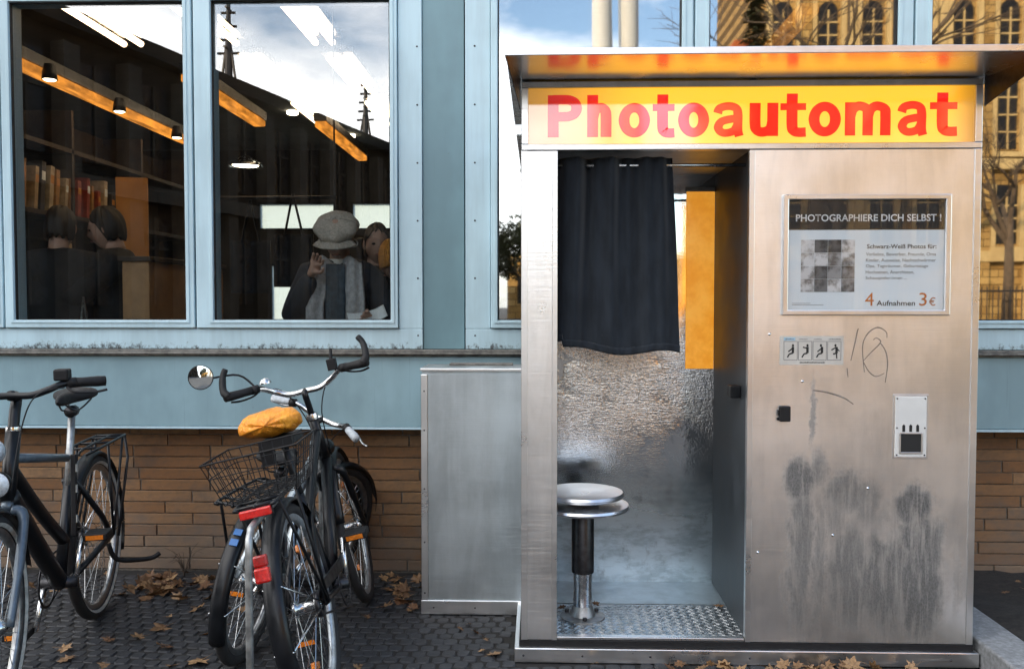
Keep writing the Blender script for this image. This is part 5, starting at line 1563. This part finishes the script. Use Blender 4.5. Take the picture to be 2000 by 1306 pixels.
# ================================================================== THE STREET BEHIND THE CAMERA (seen in the glass and the metal)
def t_stonewall(name, a, b, sc=.5):
    t = NT(name)
    n = t.noise(t.co, sc, 6, .65); n2 = t.noise(t.map(t.co, (1, 1, .2)), sc*4, 4, .6)
    c = t.mix(t.ramp(t.math('ADD', t.math('MULTIPLY', n, .6), t.math('MULTIPLY', n2, .4)), .36, .64), a, b)
    return t.done(t.bsdf(c, .85, 0, t.bump(n2, .2, .05), .1))
def t_ashlar(name, a, b):
    t = NT(name)
    xyz = t.sep(t.co)
    cb_ = t.n('ShaderNodeCombineXYZ'); t.put(cb_.inputs[0], xyz[0]); t.put(cb_.inputs[1], xyz[2])
    br_ = t.n('ShaderNodeTexBrick'); t.put(br_.inputs['Vector'], cb_.outputs[0])
    br_.inputs['Scale'].default_value = 1.0; br_.inputs['Brick Width'].default_value = 1.3; br_.inputs['Row Height'].default_value = .5
    br_.inputs['Mortar Size'].default_value = .03; br_.inputs['Bias'].default_value = -.1
    t.put(br_.inputs['Color1'], a); t.put(br_.inputs['Color2'], b); t.put(br_.inputs['Mortar'], tuple(x*.35 for x in a))
    n = t.noise(t.co, .7, 7, .7)
    c = t.mix(t.math('MULTIPLY', t.ramp(n, .46, .66), .6), br_.outputs['Color'], tuple(x*.45 for x in a))
    return t.done(t.bsdf(c, .85, 0, t.bump(n, .4, .1), .1))
M['sandstone'] = t_ashlar('sandstone', (0.28, 0.165, 0.055), (0.47, 0.31, 0.12))
M['sandstone_pale'] = t_stonewall('pale_sandstone', (0.42, 0.30, 0.14), (0.55, 0.41, 0.20))
M['dark_brick'] = t_stonewall('dark_brick', (0.014, 0.010, 0.007), (0.034, 0.024, 0.017), .8)
M['dark_stone'] = t_stonewall('grey_pilaster', (0.05, 0.038, 0.028), (0.10, 0.078, 0.058), .8)
M['roof_red'] = t_stonewall('red_tiles', (0.30, 0.08, 0.03), (0.42, 0.13, 0.05), 1.0)
M['roof_dark'] = t_stonewall('dark_roof', (0.012, 0.011, 0.010), (0.022, 0.02, 0.018), .8)
M['far_glass'] = plain('far_window_glass', (0.012, 0.012, 0.014), .3, 0, .3, 2, 0, .2)
M['bark'] = plain('bark', (0.10, 0.07, 0.045), .9, 0, .4, 8, .4)
M['foliage'] = t_leaf('foliage', (0.035, 0.045, 0.016), (0.075, 0.075, 0.025))
M['yellow'] = plain('yellow_paint', (0.78, 0.33, 0.02), .5, 0, .12, 2)

# golden stone building far behind the camera, in full sun
gb = empty('stone_building', (14.9, -52, 0), 0, 'tall golden sandstone building with arched windows mirrored in the right window', 'building')
MB().box(0, 40, -14, 0, 0, 27).build('wall', M['sandstone'], gb)
for z in (4.0, 10.2, 22.5, 26.3):
    MB().box(-.3, 40, .001, .55, z, z+.7).build('cornice', M['sandstone_pale'], gb)
MB().prism([(-.8, 27.001), (40, 27.001), (38, 33), (1.5, 33)], -14, .6).build('roof', M['roof_red'], gb)
def arched(x, z, w, h):
    n = 8
    return [(x-w/2, z), (x+w/2, z), (x+w/2, z+h-w/2)] + [(x+w/2*math.cos(math.pi*i/n), z+h-w/2+w/2*math.sin(math.pi*i/n)) for i in range(1, n)] + [(x-w/2, z+h-w/2)]
for i in range(13):
    x = 1.6 + i*3.0
    for (z, h, ar) in ((11.6, 5.2, 1), (5.2, 4.0, 0), (17.5, 4.0, 1)):
        p = arched(x, z, 1.25, h) if ar else [(x-.75, z), (x+.75, z), (x+.75, z+h), (x-.75, z+h)]
        w = MB().prism(p, .002, .06).build('window', M['far_glass'], gb)
        for k_ in range(1, 4): MB().box(x-.75 if not ar else x-.62, x+.75 if not ar else x+.62, .07, .14, z+h*k_/4.6-.05, z+h*k_/4.6+.05).build('glazing_bar', M['sandstone_pale'], w)
        MB().box(x-.05, x+.05, .062, .15, z, z+h*.86).build('glazing_bar', M['sandstone_pale'], w)
        for s in (-1, 1): MB().box(x+s*.98-.16, x+s*.98+.16, .003, .38, z-.2, z+h).build('jamb', M['sandstone_pale'], w)
        MB().box(x-1.2, x+1.2, .004, .5, z-.55, z-.22).build('window_sill', M['sandstone_pale'], w)
    MB().box(x+1.2, x+1.8, .005, .45, 0, 26.2).build('pilaster', M['sandstone_pale'] if i % 2 else M['sandstone'], gb)
# red roofed wing left of it
rw_ = empty('red_roofed_house', (12.0, -54, 0), 0, 'lower house with a steep red tiled roof beside the golden building', 'building')
MB().box(0, 2.7, -8, 0, 0, 15.5).build('wall', M['sandstone_pale'], rw_)
MB().prism([(-.5, 15.501), (2.85, 15.501), (2.85, 19.5), (1.6, 19.5)], -8, .4).build('roof', M['roof_red'], rw_)
for z in (3, 7, 11): MB().box(.8, 1.9, .002, .08, z, z+2).build('window', M['far_glass'], rw_)
# dark building along the side street on the left: runs away from the shop
P0 = Vector((-15.4, -5.6, 0)); P1 = Vector((-5.4, -43.6, 0)); L = (P1-P0).length
db = empty('dark_building', P0, math.atan2((P1-P0).y, (P1-P0).x), 'long dark brick building with pale pilasters mirrored in the left window', 'building')
EH = 8.6
MB().box(0, L, -9, 0, 0, EH).build('wall', M['dark_brick'], db)
MB().box(-.3, L+.3, -9.2, .55, EH+.001, EH+.45).build('cornice', M['roof_dark'], db)
m = MB(); m.v = [(-.3, .5, EH+.451), (L+.3, .5, EH+.451), (L+.3, -4.5, EH+1.1), (-.3, -4.5, EH+1.1), (-.3, -9.2, EH+.451), (L+.3, -9.2, EH+.451)]
m.f = [(0, 1, 2, 3), (3, 2, 5, 4), (0, 3, 4), (1, 5, 2), (0, 4, 5, 1)]
m.build('roof', M['roof_dark'], db)
n_ = 16
for i in range(n_+1):
    x = .4 + i*(L-.8)/n_
    MB().box(x-.28, x+.28, .002, .45, 0, EH-.4).build('pilaster', M['dark_stone'], db)
    if i < n_:
        xm = x + (L-.8)/n_/2
        for z in (1.2, 5.2):
            w = MB().box(xm-.62, xm+.62, .003, .06, z, z+2.7).build('window', M['far_glass'], db)
            MB().box(xm-.04, xm+.04, .062, .12, z, z+2.7).build('glazing_bar', M['dark_stone'], w)
            MB().box(xm-.62, xm+.62, .062, .12, z+1.7, z+1.78).build('glazing_bar', M['dark_stone'], w)
MB().box(-.2, L+.2, .46, .62, 4.3, 4.75).build('string_course', M['dark_stone'], db)
def mast(s, h, lb):
    base = db.matrix_world if False else Matrix.Translation(P0) @ Matrix.Rotation(math.atan2((P1-P0).y, (P1-P0).x), 4, 'Z')
    p = base @ Vector((s, -1.2, EH+1.1))
    e = empty('roof_mast', p, 0, lb, 'mast', 'masts on the dark roof')
    MB().tube([(0, 0, 0), (0, 0, h)], [.16, .05], 8).build('pole', M['dark_metal'], e)
    for k_ in range(5):
        z = h*(.25+.14*k_); w = .42*(1-.12*k_)
        MB().tube([(-w, 0, z), (w, 0, z)], .05, 6).build('cross_arm', M['dark_metal'], e)
        MB().tube([(0, -w, z+.15), (0, w, z+.15)], .05, 6).build('cross_arm', M['dark_metal'], e)
    MB().tube([(-.25, 0, 0), (0, 0, h*.5)], .05, 6).tube([(.25, 0, 0), (0, 0, h*.5)], .05, 6).build('brace', M['dark_metal'], e)
mast(19.5, 3.6, 'tall lattice mast on the dark roof mirrored in the right pane')
mast(31.0, 3.0, 'short stubby mast farther along the dark roof')
# white chimneys
for k_, (x, r_) in enumerate(((3.9, .60), (5.6, .60))):
    c = MB().lathe([(r_*1.15, 0), (r_, 24), (r_*1.08, 24.1), (r_*1.08, 24.8), (r_*.8, 24.8)], 20).build('chimney', M['white_plate'], None, True)
    c.location = (x, -46 - k_, 0); tag(c, ('left' if not k_ else 'right') + ' tall white chimney mirrored in the glass above the booth', 'chimney', 'white chimneys')
# low ochre house straight behind the camera
lh = empty('low_house', (-2.4, -60, 0), 0, 'low ochre house far behind mirrored in the narrow strip beside the booth', 'building')
MB().box(0, 13.5, -8, 0, 0, 4.6).build('wall', M['sandstone'], lh)
MB().box(-.2, 13.7, -8.2, .3, 4.601, 5.0).build('roof', M['sandstone_pale'], lh)
for i in range(6): MB().box(.8+i*2.2, 1.9+i*2.2, .002, .06, 1.2, 3.4).build('window', M['far_glass'], lh)
# yellow pillar in the sun across the street
yp = empty('yellow_pillar', (2.70, -8.6, 0), 0, 'sunlit yellow painted pillar across the street mirrored inside the booth', 'pillar')
MB().box(0, .52, -.4, 0, .18, 3.05).build('shaft', M['yellow'], yp, False, .02)
MB().box(-.06, .58, -.46, .06, 3.051, 3.17).build('cap', M['white_plate'], yp, False, .02)
MB().box(-.05, .57, -.45, .05, 0, .179).build('plinth', M['granite'], yp)
# railing in front of the golden building
fn = empty('railing', (6, -26, 0), 0, 'iron railing in front of the golden building', 'fence')
for i in range(90): MB().box(i*.22-.015, i*.22+.015, -.015, .015, 0, 1.9).build('bar', M['dark_metal'], fn)
for z in (.25, 1.7): MB().box(-.1, 19.8, .016, .05, z, z+.06).build('rail', M['dark_metal'], fn)
# bare trees
def bare_tree(loc, h, seed, lb, leafy=False):
    r = random.Random(seed)
    e = empty('street_tree', loc, 0, lb, 'tree', 'trees across the street')
    tr = MB().tube([(0, 0, 0), (.05, 0, h*.2), (0, .05, h*.42)], [h*.022, h*.017, h*.013], 10).build('trunk', M['bark'], e, True)
    br = MB(); tips = []
    def grow(p, d, L, rad, lv):
        q1 = p + d*L*.5 + Vector((r.gauss(0, .06), r.gauss(0, .06), 0))*L; q2 = p + d*L
        br.tube([p, q1, q2], [rad, rad*.8, rad*.55], 5 if lv else 7)
        tips.append(q2)
        if lv >= 4: return
        for _ in range(3):
            nd = (d + Vector((r.gauss(0, .5), r.gauss(0, .5), r.gauss(.10, .3)))).normalized()
            grow(p.lerp(q2, r.uniform(.55, 1.0)), nd, L*r.uniform(.55, .8), rad*.52, lv+1)
    for _ in range(4):
        grow(Vector((0, .02, h*r.uniform(.30, .42))), Vector((r.gauss(0, .45), r.gauss(0, .45), 1)).normalized(), h*.24, h*.010, 0)
    br.build('crown', M['bark'], e)
    if leafy:
        lv = MB()
        for t_ in tips:
            for _ in range(7):
                c = t_ + Vector((r.gauss(0, .35), r.gauss(0, .35), r.gauss(0, .3)))
                a = Vector((r.gauss(0, 1), r.gauss(0, 1), r.gauss(0, 1))).normalized()*.16; b = a.orthogonal().normalized()*.11
                k0 = len(lv.v); lv.v += [tuple(c-a), tuple(c+b), tuple(c+a), tuple(c-b)]; lv.f.append((k0, k0+1, k0+2, k0+3))
        tag(lv.build('foliage', M['foliage'], e), kind='stuff')
bare_tree((12.2, -30, 0), 13.5, 3, 'bare branching tree in front of the golden building')
bare_tree((18.5, -27, 0), 11.0, 5, 'second bare tree by the railing before the golden building')
ev = empty('evergreen_tree', (12.5, -43, 0), 0, 'narrow dark evergreen tree at the corner of the golden building', 'tree', 'trees across the street')
MB().tube([(0, 0, 0), (0, 0, 22)], [.25, .05], 8).build('trunk', M['bark'], ev)
lv = MB(); r8 = random.Random(4)
for i in range(5200):
    z = r8.uniform(2, 22.5); rr = (2.3*(1-z/25)+.15)*math.sqrt(r8.random())*(.75+.25*math.sin(z*5)); a_ = r8.uniform(0, 6.28)
    c = Vector((rr*math.cos(a_), rr*math.sin(a_), z-rr*.4)); d1 = Vector((math.cos(a_), math.sin(a_), r8.uniform(-.6, .2)))*.26; d2 = Vector((-math.sin(a_), math.cos(a_), r8.uniform(-.4, .4)))*.09
    k0 = len(lv.v); lv.v += [tuple(c-d1), tuple(c+d2), tuple(c+d1), tuple(c-d2)]; lv.f.append((k0, k0+1, k0+2, k0+3))
tag(lv.build('foliage', M['foliage'], ev), kind='stuff')
bare_tree((14.6, -40, 0), 25.0, 8, 'tall bare tree close to the wall of the golden building')
bare_tree((-.6, -48, 0), 7.0, 11, 'small leafy tree beside the low ochre house', True)
